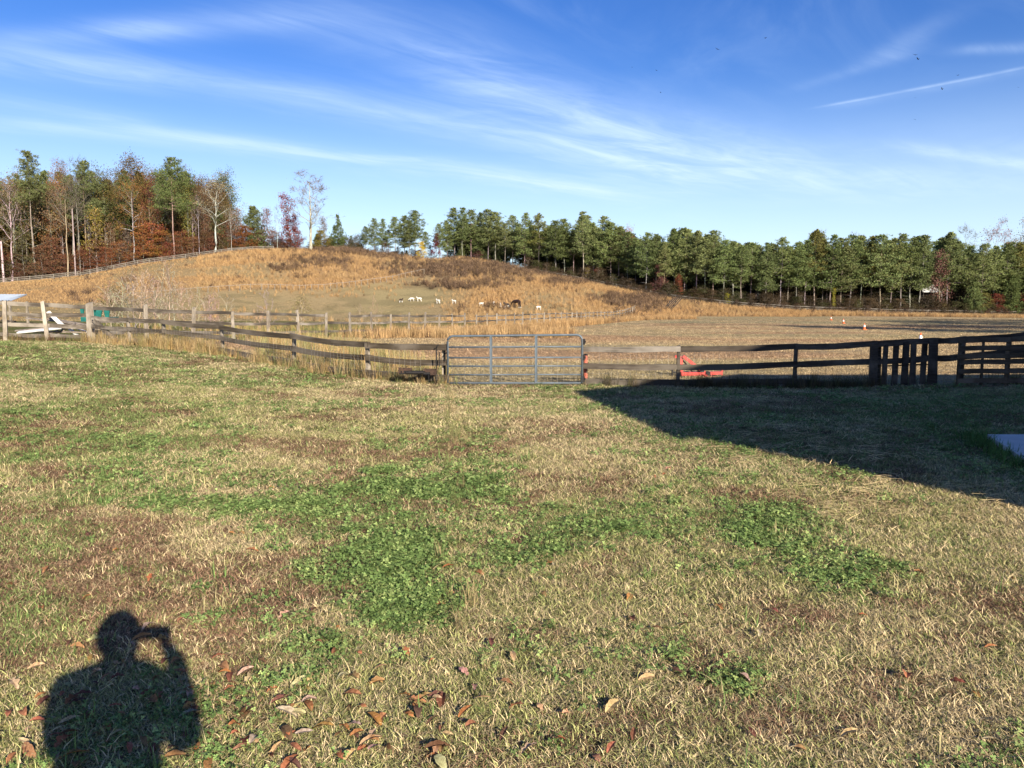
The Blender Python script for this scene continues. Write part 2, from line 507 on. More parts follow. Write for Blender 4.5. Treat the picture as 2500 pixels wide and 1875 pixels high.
DARKBR = [(1150, 658, 175, 22, .9), (870, 613, 130, 12, .9), (770, 640, 85, 11, .8), (1535, 735, 85, 17, 1.0), (1300, 668, 90, 8, .9), (985, 652, 70, 12, .4),
    (1110, 698, 110, 9, .85), (1235, 690, 60, 8, .6), (700, 655, 60, 8, .6), (1380, 690, 60, 8, .6), (960, 628, 60, 8, .6), (1590, 752, 40, 9, .9), (1000, 700, 30, 4, .5), (1200, 752, 20, 6, .8)]
def vnoise(x, y, s, seed=0):
    """smooth value noise in 0..1"""
    x = np.asarray(x, float) * s + seed * 17.3; y = np.asarray(y, float) * s - seed * 9.1
    xi = np.floor(x).astype(np.int64); yi = np.floor(y).astype(np.int64)
    fx = x - xi; fy = y - yi
    fx = fx * fx * (3 - 2 * fx); fy = fy * fy * (3 - 2 * fy)
    def h(a, b):
        n = (a * 374761393 + b * 668265263 + seed * 982451653) & 0x7fffffff
        n = (n ^ (n >> 13)) * 1274126177 & 0x7fffffff
        return ((n ^ (n >> 16)) & 0xffff) / 65535.0
    return (h(xi, yi) * (1 - fx) + h(xi + 1, yi) * fx) * (1 - fy) + (h(xi, yi + 1) * (1 - fx) + h(xi + 1, yi + 1) * fx) * fy
def fbm(x, y, s, seed=0, oct=4):
    o = 0; a = 0.5; t = 0
    for i in range(oct):
        o = o + a * vnoise(x, y, s * 2 ** i, seed + i); t += a; a *= 0.5
    return o / t
def ell(px, py, lst, kind=None):
    o = np.zeros_like(px)
    for e in lst:
        if kind is not None and e[5] != kind: continue
        q = ((px - e[0]) / e[2]) ** 2 + ((py - e[1]) / e[3]) ** 2
        o = np.maximum(o, e[4] * np.clip(1.15 * (1.32 - np.sqrt(q)), 0, 1))
    return o
# yard boundary: the near fence line (yard inside)
YARD = [(-60, 24.5), (-18, 26), (-15.2, 27), (-12.1, 26), (-9.5, 24.5), (-6.3, 21.5), (-3.6, 19.2), (-1.5, 18), (1.7, 18), (7, 17.6), (11.3, 16.4), (30, 15)]
FP = [(-15.23, 27.0), (0.8146, 2.417)]      # start and step of the paddock fence
F3B = ([-200, 220, 400, 500, 600, 650, 728, 794, 853, 954, 1005, 1042, 1100, 1300], [752, 742, 725, 716, 709, 708, 711, 708, 702, 688, 676, 668, 660, 640])
def zones(x, y):
    """colour and growth masks of the ground at (x, y)"""
    z = terrain(x, y)
    px, py = project(x, y, z)
    yl = np.interp(x, [p[0] for p in YARD], [p[1] for p in YARD])
    yard = y < yl
    n1 = fbm(x, y, 0.9, 1); n2 = fbm(x, y, 0.25, 5); n3 = fbm(x, y, 2.6, 9)
    infront = (y > 1.0)
    jx = px + 190 * (fbm(x, y, 1.4, 31) - .5); jy = py + 75 * (fbm(x, y, 1.7, 37) - .5) * np.clip(8 / np.maximum(y, 1), .25, 1.6)
    clover = np.where(infront & yard, ell(jx, jy, ELL_GREEN, 1), 0)
    green = np.where(infront & yard, ell(jx, jy, ELL_GREEN, 0), 0)
    green = np.maximum(green, 0.6 * sstep(.56, .74, n1) * yard)
    green = green * (1 - .55 * sstep(1450, 1750, py))
    green = np.maximum(green, 0.5 * sstep(9, 16, y) * sstep(700, 200, px) * yard)
    brown = np.where(infront & yard, ell(jx, jy, ELL_BROWN), 0)
    brown = np.maximum(brown, sstep(.50, .66, fbm(x, y, 0.8, 21)) * .95)
    px0 = FP[0][0] + (y - 27) * FP[1][0] / FP[1][1]
    paddock = (~yard) & (x < px0) & (y < 98)
    field = (~yard) & (~paddock) & (y < 165)
    cdp = np.interp(px, CRX, CRD)
    f3 = np.interp(px, *F3B)
    hill = (y > np.interp(px, CRX, CRF) - 12) & (px < 1700)
    dark = ell(px + 60 * (fbm(x, y, .12, 3) - .5), py + 10 * (fbm(x, y, .15, 4) - .5), DARKBR) * (y > 90)
    orange = np.zeros_like(x)
    up = sstep(4, -8, py - f3)
    hillor = np.clip(up + sstep(1040, 1200, px), 0, 1)
    hillor = np.maximum(hillor, .22 * sstep(.5, .66, fbm(x, y, .09, 8)))
    patch = fbm(x, y, .07, 12)
    hillor = hillor * (0.35 + .65 * sstep(.34, .56, patch))
    orange = np.where(hill, hillor, 0)
    # strip of tall orange grass right of the paddock fence and along the far side of the field
    side = (x - px0)
    wid = np.interp(y, [30, 50, 80, 140], [1.5, 3.5, 5, 6])
    strip = (~yard) & (side > -.5) & (side < wid) & (y > 42) & (y < 150)
    far = (px > 1500) & (y > np.interp(px, [1500, 1650, 1850, 2500], [138, 145, 146, 150]))
    belt = (~yard) & (px > 1000) & (px < 1400) & (py > 797) & (py < 826) & (y < 60)
    orange = np.where(strip | far | belt, 1.0, orange)
    forest = y > cdp + 3
    return dict(z=z, px=px, py=py, yard=yard, clover=clover, green=green, brown=brown, paddock=paddock, field=field, hill=hill, orange=orange, dark=dark, forest=forest, n1=n1, n2=n2, n3=n3, up=up)
TAN = np.array((.300, .225, .115)); OLIVE = np.array((.165, .165, .065)); BROWN = np.array((.150, .085, .048)); GREEN = np.array((.075, .125, .03))
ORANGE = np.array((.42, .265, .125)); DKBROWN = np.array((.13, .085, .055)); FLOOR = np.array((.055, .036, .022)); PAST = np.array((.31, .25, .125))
def lerp(a, b, t):
    return a + (b - a) * np.asarray(t)[..., None]
def ground_colour(x, y):
    Z = zones(x, y)
    c = lerp(np.broadcast_to(TAN, x.shape + (3,)), OLIVE, sstep(.35, .7, Z['n2']))
    c = lerp(c, BROWN, Z['brown'] * .8)
    c = lerp(c, GREEN, np.maximum(Z['green'], Z['clover']) * .8)
    # right-hand field: long bands of tan, brown and grey green, running across
    fb = fbm(x * .35, y * 1.0, .14, 43); fb2 = fbm(x * .3, y, .4, 44)
    fc = lerp(np.broadcast_to(np.array((.39, .295, .165)), x.shape + (3,)), np.array((.31, .20, .12)), sstep(.50, .68, fb) * .8)
    fc = lerp(fc, np.array((.25, .225, .12)), sstep(.47, .33, fb) * .5)
    fc = lerp(fc, np.array((.21, .20, .12)), .7 * sstep(80, 100, y) * sstep(150, 120, y) * sstep(.4, .6, fb2))
    c = np.where(Z['field'][..., None], fc, c)
    pc = lerp(np.broadcast_to(np.array((.20, .17, .075)), x.shape + (3,)), np.array((.13, .135, .05)), sstep(.4, .65, fbm(x, y, .3, 51)))
    c = np.where(Z['paddock'][..., None], pc, c)
    hc = lerp(np.broadcast_to(PAST, x.shape + (3,)), np.array((.33, .25, .13)), sstep(.4, .62, fbm(x, y, .10, 61)))
    hc = lerp(hc, np.array((.20, .165, .085)), .6 * sstep(.5, .64, fbm(x, y, .35, 63)))
    c = np.where(Z['hill'][..., None], hc, c)
    c = lerp(c, ORANGE * .8, Z['orange'])
    c = lerp(c, DKBROWN, Z['dark'] * .9)
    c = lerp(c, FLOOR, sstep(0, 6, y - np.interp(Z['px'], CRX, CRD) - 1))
    return c, Z
az = np.concatenate([np.linspace(-180, -50, 44)[:-1], np.linspace(-50, 50, 330)[:-1], np.linspace(50, 180, 45)[:-1]])
rad = np.concatenate([np.geomspace(.5, 30, 130)[:-1], np.linspace(30, 250, 190)[:-1], np.geomspace(250, 2500, 18)])
A_, R_ = np.meshgrid(np.radians(az), rad)
gx = (R_ * np.sin(A_)).ravel(); gy = (R_ * np.cos(A_)).ravel()
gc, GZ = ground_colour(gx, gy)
gz = GZ['z'] + np.where(np.hypot(gx, gy) < 60, .025 * (fbm(gx, gy, .9, 71) - .5), .12 * (fbm(gx, gy, .25, 72) - .5) * (np.hypot(gx, gy) > 90))
def H(x, y):
    return T(x, y)
na, nr = len(az), len(rad)
vs = np.column_stack([gx, gy, gz])
idx = np.arange(na * nr).reshape(nr, na)
nx = np.roll(idx, -1, axis=1)
quads = np.stack([idx[:-1], idx[1:], nx[1:], nx[:-1]], -1).reshape(-1, 4)
gm = bpy.data.meshes.new('ground')
ctr = len(vs)
vs = np.vstack([vs, [[0, 0, float(gz[:na].mean())]]])
faces = [tuple(q) for q in quads.tolist()] + [(ctr, int(idx[0, k]), int(nx[0, k])) for k in range(na)]
gm.from_pydata(vs.tolist(), [], faces)
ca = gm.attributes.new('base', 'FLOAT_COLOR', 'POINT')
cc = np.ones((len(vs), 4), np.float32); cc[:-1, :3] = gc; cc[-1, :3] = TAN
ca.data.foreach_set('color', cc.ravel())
nr_ = gm.attributes.new('near', 'FLOAT', 'POINT')
nv = np.zeros(len(vs), np.float32); nv[:-1] = .85 * sstep(26, 9, np.hypot(gx, gy)) * GZ['yard'] * sstep(1.2, 1.05, np.abs(gx) / np.maximum(gy, .01)) * (gy > 0); nv[-1] = .85
nr_.data.foreach_set('value', nv)
gm.polygons.foreach_set('use_smooth', [True] * len(gm.polygons))
m, nt = new_mat('ground_soil')
base = attr(nt, 'base').outputs['Color']
pos = nt.add('ShaderNodeNewGeometry').outputs['Position']
nA = nt.noise(pos, 9.0, 6, 0.7); nB = nt.noise(pos, 45.0, 4, 0.7); nC = nt.noise(pos, 1.1, 6, 0.68)
soil = nt.mix(nt.rng(attr(nt, 'near').outputs['Fac'], 0, 1), base, (0.075, 0.058, 0.033))
col = nt.mix(nt.math('MULTIPLY', nt.rng(nA, 0.45, 0.7), 0.45), soil, base)
col = nt.mix(nt.math('MULTIPLY', nt.rng(nB, 0.52, 0.38), 0.6), col, (0.06, 0.045, 0.022))
col = nt.mix(nt.math('MULTIPLY', nt.rng(nC, 0.45, 0.3), 0.45), col, (0.085, 0.08, 0.03))
hh = nt.math('ADD', nA, nt.math('MULTIPLY', nB, 0.5))
dd = nt.add('ShaderNodeBsdfDiffuse'); nt.link(col, dd.inputs[0]); nt.link(bump(nt, hh, 0.8, 0.06), dd.inputs['Normal'])
finish(nt, dd.outputs[0])
gm.materials.append(m)
ground = mesh_obj('ground', gm)
tag(ground, kind='structure')

# ------------------------------------------------------------------ fences
def post_mesh(name, w, d, h, mat, jit=0.006, cham=0.15):
    b = MB()
    b.box((0, 0, h / 2 - .15), (w, d, h + .3), jit=jit)
    # worn, slightly slanted top
    b.v = [(x * (1 - cham * (z > h - .3)), y * (1 - cham * (z > h - .3)), z + (x * .25 if z > h - .3 else 0)) for x, y, z in b.v]
    return b.mesh(name, mat)
def rail_mesh(name, h, t, mat, sag=0.0, n=7, jit=0.007):
    """unit-length board along X, uneven edges"""
    vs, fs = [], []
    ph = random.random() * 6
    for i in range(n):
        u = i / (n - 1)
        dz = -sag * 4 * u * (1 - u) + .006 * math.sin(ph + 5 * u)
        dy = .012 * math.sin(ph * 2 + 4 * u)
        hh = h * (1 + .06 * math.sin(ph + 9 * u))
        for (yy, zz) in ((-t / 2, -hh / 2), (t / 2, -hh / 2), (t / 2, hh / 2), (-t / 2, hh / 2)):
            vs.append((u, yy + dy + random.uniform(-jit, jit) * .5, zz + dz + random.uniform(-jit, jit)))
    for i in range(n - 1):
        for k in range(4):
            k2 = (k + 1) % 4
            fs.append((i * 4 + k, i * 4 + k2, (i + 1) * 4 + k2, (i + 1) * 4 + k))
    fs += [(3, 2, 1, 0), tuple((n - 1) * 4 + k for k in range(4))]
    b = MB(); b.add(vs, fs)
    return b.mesh(name, mat)
def lay(root, me, name, p0, p1, over=0.0, roll=0.0):
    """put a unit-length board between two points"""
    p0, p1 = Vector(p0), Vector(p1)
    d = p1 - p0
    L = d.length; d.normalize()
    p0 = p0 - d * over
    q = d.to_track_quat('X', 'Z')
    if roll: q = q @ Euler((roll, 0, 0)).to_quaternion()
    o = mesh_obj(name, me, root, p0 - (root.location if root else Vector((0, 0, 0))))
    o.rotation_mode = 'QUATERNION'
    o.rotation_quaternion = q
    o.scale = (L + 2 * over, 1, 1)
    return o
def plant(root, me, name, p, rz=0.0, lean=0.02, scale=(1, 1, 1)):
    o = mesh_obj(name, me, root, Vector(p) - root.location, (random.gauss(0, lean), random.gauss(0, lean), rz), scale)
    return o
def line_angle(a, b):
    return math.atan2(b[1] - a[1], b[0] - a[0])
def wire_panel(root, pts, hs, vstep=.15, rad=.0024, off=(0, 0), skip=0.0):
    """woven wire between ground points pts [(x, y, z)]; hs = heights of the line wires"""
    b = MB()
    def stick(p, q, r=rad):
        b.tube([p, q], r, 3, cap=False)
    for (a, c) in zip(pts[:-1], pts[1:]):
        a, c = Vector(a), Vector(c)
        a.x += off[0]; a.y += off[1]; c.x += off[0]; c.y += off[1]
        for h in hs:
            j0, j1 = random.uniform(-.01, .01), random.uniform(-.01, .01)
            stick(a + Vector((0, 0, h + j0)), c + Vector((0, 0, h + j1)))
        L = (c - a).length
        n = int(L / vstep)
        for i in range(n):
            if random.random() < skip: continue
            p = a.lerp(c, (i + .5) / n)
            dx = random.uniform(-.01, .01)
            stick(p + Vector((0, 0, hs[0])), p + Vector((dx, 0, hs[-1])), rad * .85)
    o = b.obj('wire_mesh', M_WIRE, root, loc=-root.location)
    o['kind'] = 'stuff'
    return o
Z3 = lambda p, h: (p[0], p[1], p[2] + h)
post_var = [post_mesh('post', .125, .11, 1.36 + .05 * i, M_POST) for i in range(3)]
rail_var = [rail_mesh('rail', .135, .042, M_RAIL, s) for s in (.0, .012, .03)]
railg_var = [rail_mesh('rail', .13, .04, M_RAILG, s) for s in (.0, .015, .03)]

# -- yard fence at the far end of the lawn, four rails, left of the corner post
corner = atD(222, 27.0)
pA = [atD(-880, 24.2), atD(-720, 24.4), atD(-560, 24.6), atD(-405, 24.9), atD(-250, 25.2), atD(-92, 25.6), atD(14, 26.0), atD(117, 26.5), corner]
f = empty('rail_fence', pA[6], label='four-railed weathered board fence in front of the scrap boards and tin-roofed shed', cat='fence', group='board fences round the yard')
for i, p in enumerate(pA[:-1]):
    plant(f, post_var[i % 3], 'post', p, line_angle(pA[5], pA[8]), .03, (1.05, 1, 1))
f.children[-1].rotation_euler = (0.0, -.07, line_angle(pA[5], pA[8]))
for a, c in zip(pA[:-1], pA[1:]):
    for k, h in enumerate((1.28, .93, .55, .20)):
        o = lay(f, rail_var[(k + int(a[0])) % 3] if k < 3 else railg_var[1], 'rail', Z3((a[0], a[1] + .07, a[2]), h + random.uniform(-.02, .02)), Z3((c[0], c[1] + .07, c[2]), h + random.uniform(-.02, .02)), .05)

# -- paddock fence running away from the corner post
nP = 48
pp = []
for k in range(nP):
    x, y = FP[0][0] + k * FP[1][0], FP[0][1] + k * FP[1][1]
    pp.append((x, y, T(x, y)))
f = empty('rail_fence', pp[0], label='long grey three-railed paddock fence running from the corner post to the hill', cat='fence', group='board fences round the yard')
ang = math.atan2(FP[1][1], FP[1][0])
o = plant(f, post_mesh('corner_post', .21, .19, 1.40, M_POST), 'corner_post', pp[0], ang, .0)
for k in range(1, nP):
    plant(f, post_var[k % 3], 'post', pp[k], ang, .025, (1, 1, random.uniform(.96, 1.03)))
for k in range(nP - 1):
    a, c = pp[k], pp[k + 1]
    for j, h in enumerate((1.24, .80, .36)):
        if (k, j) in ((6, 0), (9, 2), (14, 0), (21, 2)): continue
        mv = rail_var if (k < 4 and j < 2) else railg_var
        e0, e1 = random.uniform(-.03, .03), random.uniform(-.03, .03)
        if (k, j) == (8, 2): e1 = -.06
        lay(f, mv[random.randrange(3)], 'rail', Z3((a[0] - .06, a[1], a[2]), h + e0), Z3((c[0] - .06, c[1], c[2]), h + e1), .04)

# -- near fence from the corner down to the gate, half-round rails and woven wire
pB = [atD(px, d) for px, d in ((234, 26.8), (318, 26.4), (401, 26.0), (545, 24.5), (718, 21.6), (900, 19.2), (1088, 18.1))]
f = empty('rail_fence', pB[0], label='brown half-round rail fence with woven wire sloping to the metal gate', cat='fence', group='board fences round the yard')
log_var = [rail_mesh('rail', .135, .085, M_RAIL, s, 9, .009) for s in (.01, .03, .05)]
logg_var = [rail_mesh('rail', .14, .085, mat_wood('brown_rail_wood', (0.034, 0.026, 0.018), (0.085, 0.066, 0.045), (0.18, 0.15, 0.115)), s, 9, .009) for s in (.01, .03, .05)]
sp_var = [post_mesh('post', .10, .10, .96, M_POST), post_mesh('post', .095, .10, .93, M_POST)]
for i, p in enumerate(pB[1:-1]):
    plant(f, sp_var[i % 2], 'post', p, line_angle(pB[0], pB[-1]), .03)
for i, (a, c) in enumerate(zip(pB[:-1], pB[1:])):
    for k, h in enumerate((.90, .56, .17)):
        if i == 0 and k == 2: continue
        mv = log_var if (i < 2) else logg_var
        lay(f, mv[random.randrange(3)], 'rail', Z3((a[0], a[1] - .09, a[2]), h + random.uniform(-.02, .02)), Z3((c[0], c[1] - .09, c[2]), h + random.uniform(-.02, .02)), .06)
a, c = Vector(pB[0]), Vector(pB[1])
lay(f, log_var[0], 'brace', a + Vector((.05, -.12, .80)), a + Vector((.95, -.25, .06)), .0)
wire_panel(f, pB, (.08, .22, .36, .50, .64, .80), .15, .0026, (0, -.16), .1)

# -- gate
GD = 18.0
gl, gr = atD(1094, GD), atD(1420, GD)
gz0 = gl[2] + .045
g = empty('farm_gate', (gl[0], GD - .05, gz0), label='grey tubular steel farm gate with six bars and two upright braces', cat='gate')
gw = gr[0] - gl[0]
hb = (0.0, .205, .41, .615, .87, 1.135)
b = MB(); r = .028
arc = [Vector((.0, 0, 0)), Vector((0, 0, 1.0))] + [Vector((.135 - .135 * math.cos(t), 0, 1.0 + .135 * math.sin(t))) for t in (R(20), R(45), R(70), R(90))]
rt = 1.165
arc2 = [Vector((gw - p.x, 0, p.z + (.03 if p.z > .5 else 0))) for p in reversed(arc)]
b.tube(arc + arc2, r, 8, cap=True)
b.obj('outer_frame', M_GATE, g, smooth=True)
for h in hb[:-1]:
    bb = MB()
    tilt = .012 * h
    bb.tube([(r, 0, h), (gw * .34, 0, h + random.uniform(-.004, .004)), (gw * .67, 0, h + tilt), (gw - r, 0, h + tilt)], .021 if h else .026, 8)
    bb.obj('bar', M_GATE, g, smooth=True)
for u in (.322, .657):
    bb = MB(); bb.box((0, -.026, .57), (.066, .014, 1.15)); bb.box((-.026, -.036, .57), (.012, .012, 1.13)); bb.box((.026, -.036, .57), (.012, .012, 1.13))
    bb.obj('brace', M_GATE, g, loc=(gw * u, 0, .005))
for z in (.10, .62, 1.0):
    bb = MB(); bb.box((gw + .03, 0, z), (.075, .05, .14)); bb.box((gw + .07, .02, z), (.03, .09, .05)); bb.obj('hinge', M_IRON, g)
bb = MB(); bb.tube([(-.01, -.03, .76), (-.05, -.045, .70), (-.07, -.04, .62), (-.05, -.03, .55)], .012, 6); bb.obj('latch_chain', M_IRON, g)
b = MB()
for h in (.05, .15, .26, .36, .47, .57):
    b.tube([(0, -.03, h), (gw, -.03, h)], .0022, 3, cap=False)
for i in range(int(gw / .15)):
    b.tube([(.1 + i * .15, -.03, .0), (.1 + i * .15 + random.uniform(-.01, .01), -.03, .58)], .002, 3, cap=False)
w = b.obj('wire_mesh', M_WIRE, g); w['kind'] = 'stuff'
gp = atD(1086, 18.15)
p = empty('gate_post', gp, label='slim black steel post with pale cap at the chain side of the gate', cat='post')
bb = MB(); bb.box((0, 0, .46), (.055, .055, 1.02)); bb.obj('shaft', M_IRON, p)
bb = MB(); bb.box((-.045, .0, .52), (.035, .05, .95)); bb.obj('timber_strip', M_POST, p)
rp = atD(1429, 18.35)
p = empty('gate_post', rp, label='rusty red pipe post standing behind the rails at the hinge side of the gate', cat='post')
bb = MB(); bb.tube([(0, 0, -.2), (0, 0, .72), (0, 0, .725)], .052, 12); bb.obj('shaft', M_REDRUST, p, smooth=False)
bb = MB(); bb.tube([(0, 0, .727), (0, 0, .742)], .056, 12); bb.obj('cap', M_RUST, p)

# -- fence right of the gate, in the barn's shade
pr = [atD(px, d) for px, d in ((1425, 18.15), (1655, 17.9), (1939, 17.6), (2130, 17.4), (2275, 17.2), (2345, 16.9), (2560, 16.2), (2800, 15.6))]
f = empty('rail_fence', pr[0], label='dark three-railed fence with woven wire between the gate and the upright planks', cat='fence', group='board fences round the yard')
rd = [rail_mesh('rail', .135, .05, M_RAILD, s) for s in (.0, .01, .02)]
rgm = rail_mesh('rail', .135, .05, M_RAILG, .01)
tops = [848 + 4, 852, 846, 839, 832, 828, 812, 800]
mids = [893, 896, 889, 883, 873, 870, 852, 842]
bots = [930, 933, 931, 941, 0, 0, 0, 0]
def rail_line(vals, i, me):
    a, c = pr[i], pr[i + 1]
    lay(f, me, 'rail', (a[0], a[1] - .05, z_at(vals[i], a[1])), (c[0], c[1] - .05, z_at(vals[i + 1], c[1])), .03)
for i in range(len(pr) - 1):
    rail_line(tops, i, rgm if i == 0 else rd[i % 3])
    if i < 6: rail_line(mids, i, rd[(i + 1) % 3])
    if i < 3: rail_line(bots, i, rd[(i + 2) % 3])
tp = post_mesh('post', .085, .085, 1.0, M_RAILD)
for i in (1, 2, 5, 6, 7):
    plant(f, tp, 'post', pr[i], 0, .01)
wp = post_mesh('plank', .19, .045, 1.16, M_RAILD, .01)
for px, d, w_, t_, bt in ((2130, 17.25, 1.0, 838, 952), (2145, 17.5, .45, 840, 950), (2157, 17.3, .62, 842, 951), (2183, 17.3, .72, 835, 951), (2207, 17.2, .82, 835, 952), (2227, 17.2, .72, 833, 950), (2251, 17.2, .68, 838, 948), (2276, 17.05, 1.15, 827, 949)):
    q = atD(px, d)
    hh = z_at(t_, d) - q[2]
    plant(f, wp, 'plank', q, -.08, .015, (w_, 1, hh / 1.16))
lay(f, rail_mesh('rod', .028, .03, M_RAILD, 0), 'rod', (pr[3][0], pr[3][1] + .05, z_at(894, 17.4)), (pr[4][0], pr[4][1] + .05, z_at(890, 17.2)), .1)
wire_panel(f, pr[:7], (.06, .17, .28, .40, .53, .68, .84, .97), .15, .0026, (0, .06), .05)

# -- pallets stood against the fence
def pallet(px0, px1, D0, D1, label):
    a, c = atD(px0, D0), atD(px1, D1)
    p = empty('pallet', a, label=label, cat='pallet', group='pallets stood along the fence')
    A, C_ = Vector(a), Vector(c)
    d = (C_ - A)
    L = math.hypot(d.x, d.y)
    sl = rail_mesh('slat', .105, .022, M_PALLET, .0, 5, .004)
    st = post_mesh('stringer', .055, .05, 1.03, M_PALLET, .004, 0)
    for u in (.015, .5, .985):
        q = A + d * u
        plant(p, st, 'stringer', (q.x, q.y, q.z + .03), line_angle(a, c), .0)
    for h in (.10, .31, .515, .64, .82, .995):
        lay(p, sl, 'slat', A + Vector((0, -.05, h + .02)), C_ + Vector((0, -.05, h + .02)), .01)
    return p
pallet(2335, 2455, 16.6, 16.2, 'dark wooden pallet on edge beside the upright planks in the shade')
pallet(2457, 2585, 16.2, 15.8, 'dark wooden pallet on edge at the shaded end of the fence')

# -- hill fences
farpost = post_mesh('post', .13, .12, 1.3, M_FARPOST)
farrail = rail_mesh('rail', .20, .04, M_FARRAIL, 0, 2, 0)
def far_fence(pts, label, heights, hp=1.0, rails=True, mp=farpost, mr=farrail, lean=.04):
    fo = empty('hill_fence', pts[0], label=label, cat='fence', group='fences over the hill')
    for k, p in enumerate(pts):
        plant(fo, mp, 'post', p, 0, lean, (1, 1, hp * random.uniform(.94, 1.05)))
        if k + 1 < len(pts):
            q = pts[k + 1]
            for h in heights:
                lay(fo, mr, 'rail', Z3(p, h * hp + random.uniform(-.03, .03)), Z3(q, h * hp + random.uniform(-.03, .03)), .02)
    return fo
def along(pxs, dfun, step):
    """points along the ground every step metres: pxs range of photo columns, depth from dfun(px)"""
    dens = [atD(p, dfun(p)) for p in np.linspace(pxs[0], pxs[1], 300)]
    out = [dens[0]]
    for q in dens:
        if math.hypot(q[0] - out[-1][0], q[1] - out[-1][1]) >= step: out.append(q)
    return out
crest = lambda px: float(np.interp(px, CRX, CRD))
left_pts = along((-420, 672), lambda p: crest(p) + .5, 2.6)
far_fence(left_pts, 'long three-railed fence along the edge of the autumn woods up the hill', (1.2, .8, .4), 1.0)
ext = [atD(px, crest(px) + 3.0) for px in (628, 652, 676)]
rp_pts = along((1262, 2560), lambda p: crest(p) + 1.5, 3.2)
far_fence(rp_pts, 'low rail fence along the pine plantation from the hill down to the field', (1.15, .72), 1.0)
f3 = [G(px, float(np.interp(px, *F3B))) for px in np.concatenate([np.arange(300, 640, 26), np.arange(640, 1050, 15.2)])]
f3 = [p for p in f3 if 60 < p[1] < 199]
thinpost = post_mesh('post', .085, .085, 1.2, M_FARPOST)
thinrail = rail_mesh('rail', .085, .04, M_OLDB, 0, 2, 0)
far_fence(f3, 'single top rail fence on pale posts crossing the middle of the grassy hill', (1.1,), 1.0, True, thinpost, thinrail)
# grey stacked fence panels where the two hill fences meet
q = atD(575, crest(575) + 2.0)
p = empty('panel_stack', q, label='stack of grey fence panels behind the hill fence by the tree gap', cat='panel stack')
for k in range(4):
    b = MB()
    for h in (.25, .6, .95, 1.3): b.box((0, .12 * k, h + .04 * k), (4.2, .05, .2))
    for x in (-2, -.7, .7, 2): b.box((x, .12 * k + .05, .75), (.1, .05, 1.6))
    b.obj('panel', M_FARRAIL, p, loc=(.4 * k, .1 * k, 0))
# collapsed gate panel leaning at the foot of the hill
q = G(1640, 756); s = 172 / 1819
p = empty('broken_gate', q, label='dark slatted fence panel leaning in the brush at the foot of the hill', cat='fence panel')
for k in range(5):
    b = MB(); b.box((0, 0, 0), (3.6, .06, .18)); b.obj('slat', M_DARKB, p, loc=(.1 * k - .2, .05 * k, 1.0 + .0 * k), rot=(0, -R(48), 0)).location.x += .34 * k - .7
for k in range(2):
    b = MB(); b.box((0, 0, 0), (.12, .08, 2.6)); b.obj('strut', M_DARKB, p, loc=(-.9 + 1.6 * k, -.05, .6 + 1.0 * k), rot=(0, R(20), 0))

# ------------------------------------------------------------------ things by the fences
# red three-point implement behind the fence
q = atD(1702, 21.2)
p = empty('mower_implement', q, 0.0, 'red farm implement with slanting mast parked behind the dark fence', 'farm implement')
u = 21.2 / F0
X = lambda px: (px - 1702) * u
Zp = lambda py: z_at(py, 21.2) - q[2]
def beam(pts, w, d, name, mat, jitter=0):
    b = MB()
    for (x0, z0), (x1, z1) in zip(pts[:-1], pts[1:]):
        L = math.hypot(x1 - x0, z1 - z0); an = math.atan2(z1 - z0, x1 - x0)
        b.box(((x0 + x1) / 2, 0, (z0 + z1) / 2), (L, d, w), (0, -an, 0))
    return b.obj(name, mat, p)
beam([(X(1662), Zp(870)), (X(1664), Zp(915))], .075, .09, 'mast', M_RED).location.y = .02
beam([(X(1665), Zp(869)), (X(1722), Zp(912))], .085, .07, 'brace', M_RED).location.y = -.04
b = MB(); b.box((X(1651), 0, Zp(872)), (.10, .05, .06), (0, .3, 0)); b.box((X(1648), .0, Zp(869)), (.05, .09, .03)); b.obj('hitch_hook', M_RED, p)
b = MB(); b.tube([(X(1666), -.02, Zp(880)), (X(1694), -.02, Zp(912))], .022, 8); b.obj('hydraulic_ram', M_IRON, p)
b = MB(); b.box(((X(1660) + X(1718)) / 2, 0, Zp(912)), (X(1718) - X(1660), .35, .10)); b.box((X(1672), -.03, Zp(922)), (.14, .4, .10)); b.obj('cross_beam', M_RED, p)
b = MB(); b.box(((X(1720) + X(1755)) / 2, 0, Zp(911)), (X(1762) - X(1716), .16, .085), (0, -.04, 0)); b.obj('side_arm', M_RED, p)
b = MB(); b.box(((X(1708) + X(1740)) / 2, -.05, Zp(920)), (X(1740) - X(1708), .5, .085), jit=.006); b.box((X(1716), -.05, Zp(914)), (.1, .52, .03)); b.obj('deck', M_RED, p)
b = MB(); b.box((X(1712), .05, Zp(908)), (.16, .2, .12)); b.tube([(X(1706), -.12, Zp(907)), (X(1716), -.12, Zp(907))], .05, 10); b.obj('gearbox', M_IRON, p)
b = MB(); b.box((X(1642), .05, Zp(914)), (.04, .06, Zp(902) - Zp(924))); b.box((X(1648), .05, Zp(909)), (.14, .05, .035)); b.box((X(1641), .05, Zp(923)), (.12, .12, .02)); b.obj('parking_stand', M_IRON, p)
b = MB(); b.box((X(1763), .02, Zp(913)), (.035, .05, Zp(902) - Zp(927))); b.box((X(1763), .02, Zp(906)), (.06, .07, .03)); b.obj('end_bracket', M_RED, p)
b = MB(); b.box((X(1747), -.02, Zp(918)), (.02, .02, .12)); b.box((X(1750), -.02, Zp(923)), (.09, .05, .015)); b.obj('skid_foot', M_IRON, p)
b = MB(); b.tube([(X(1690), -.1, 0.02), (X(1700), -.12, .05), (X(1712), -.1, .02)], .03, 6); b.box((X(1676), 0, .06), (.10, .3, .12)); b.box((X(1726), 0, .06), (.12, .3, .12)); b.obj('skid', M_IRON, p)

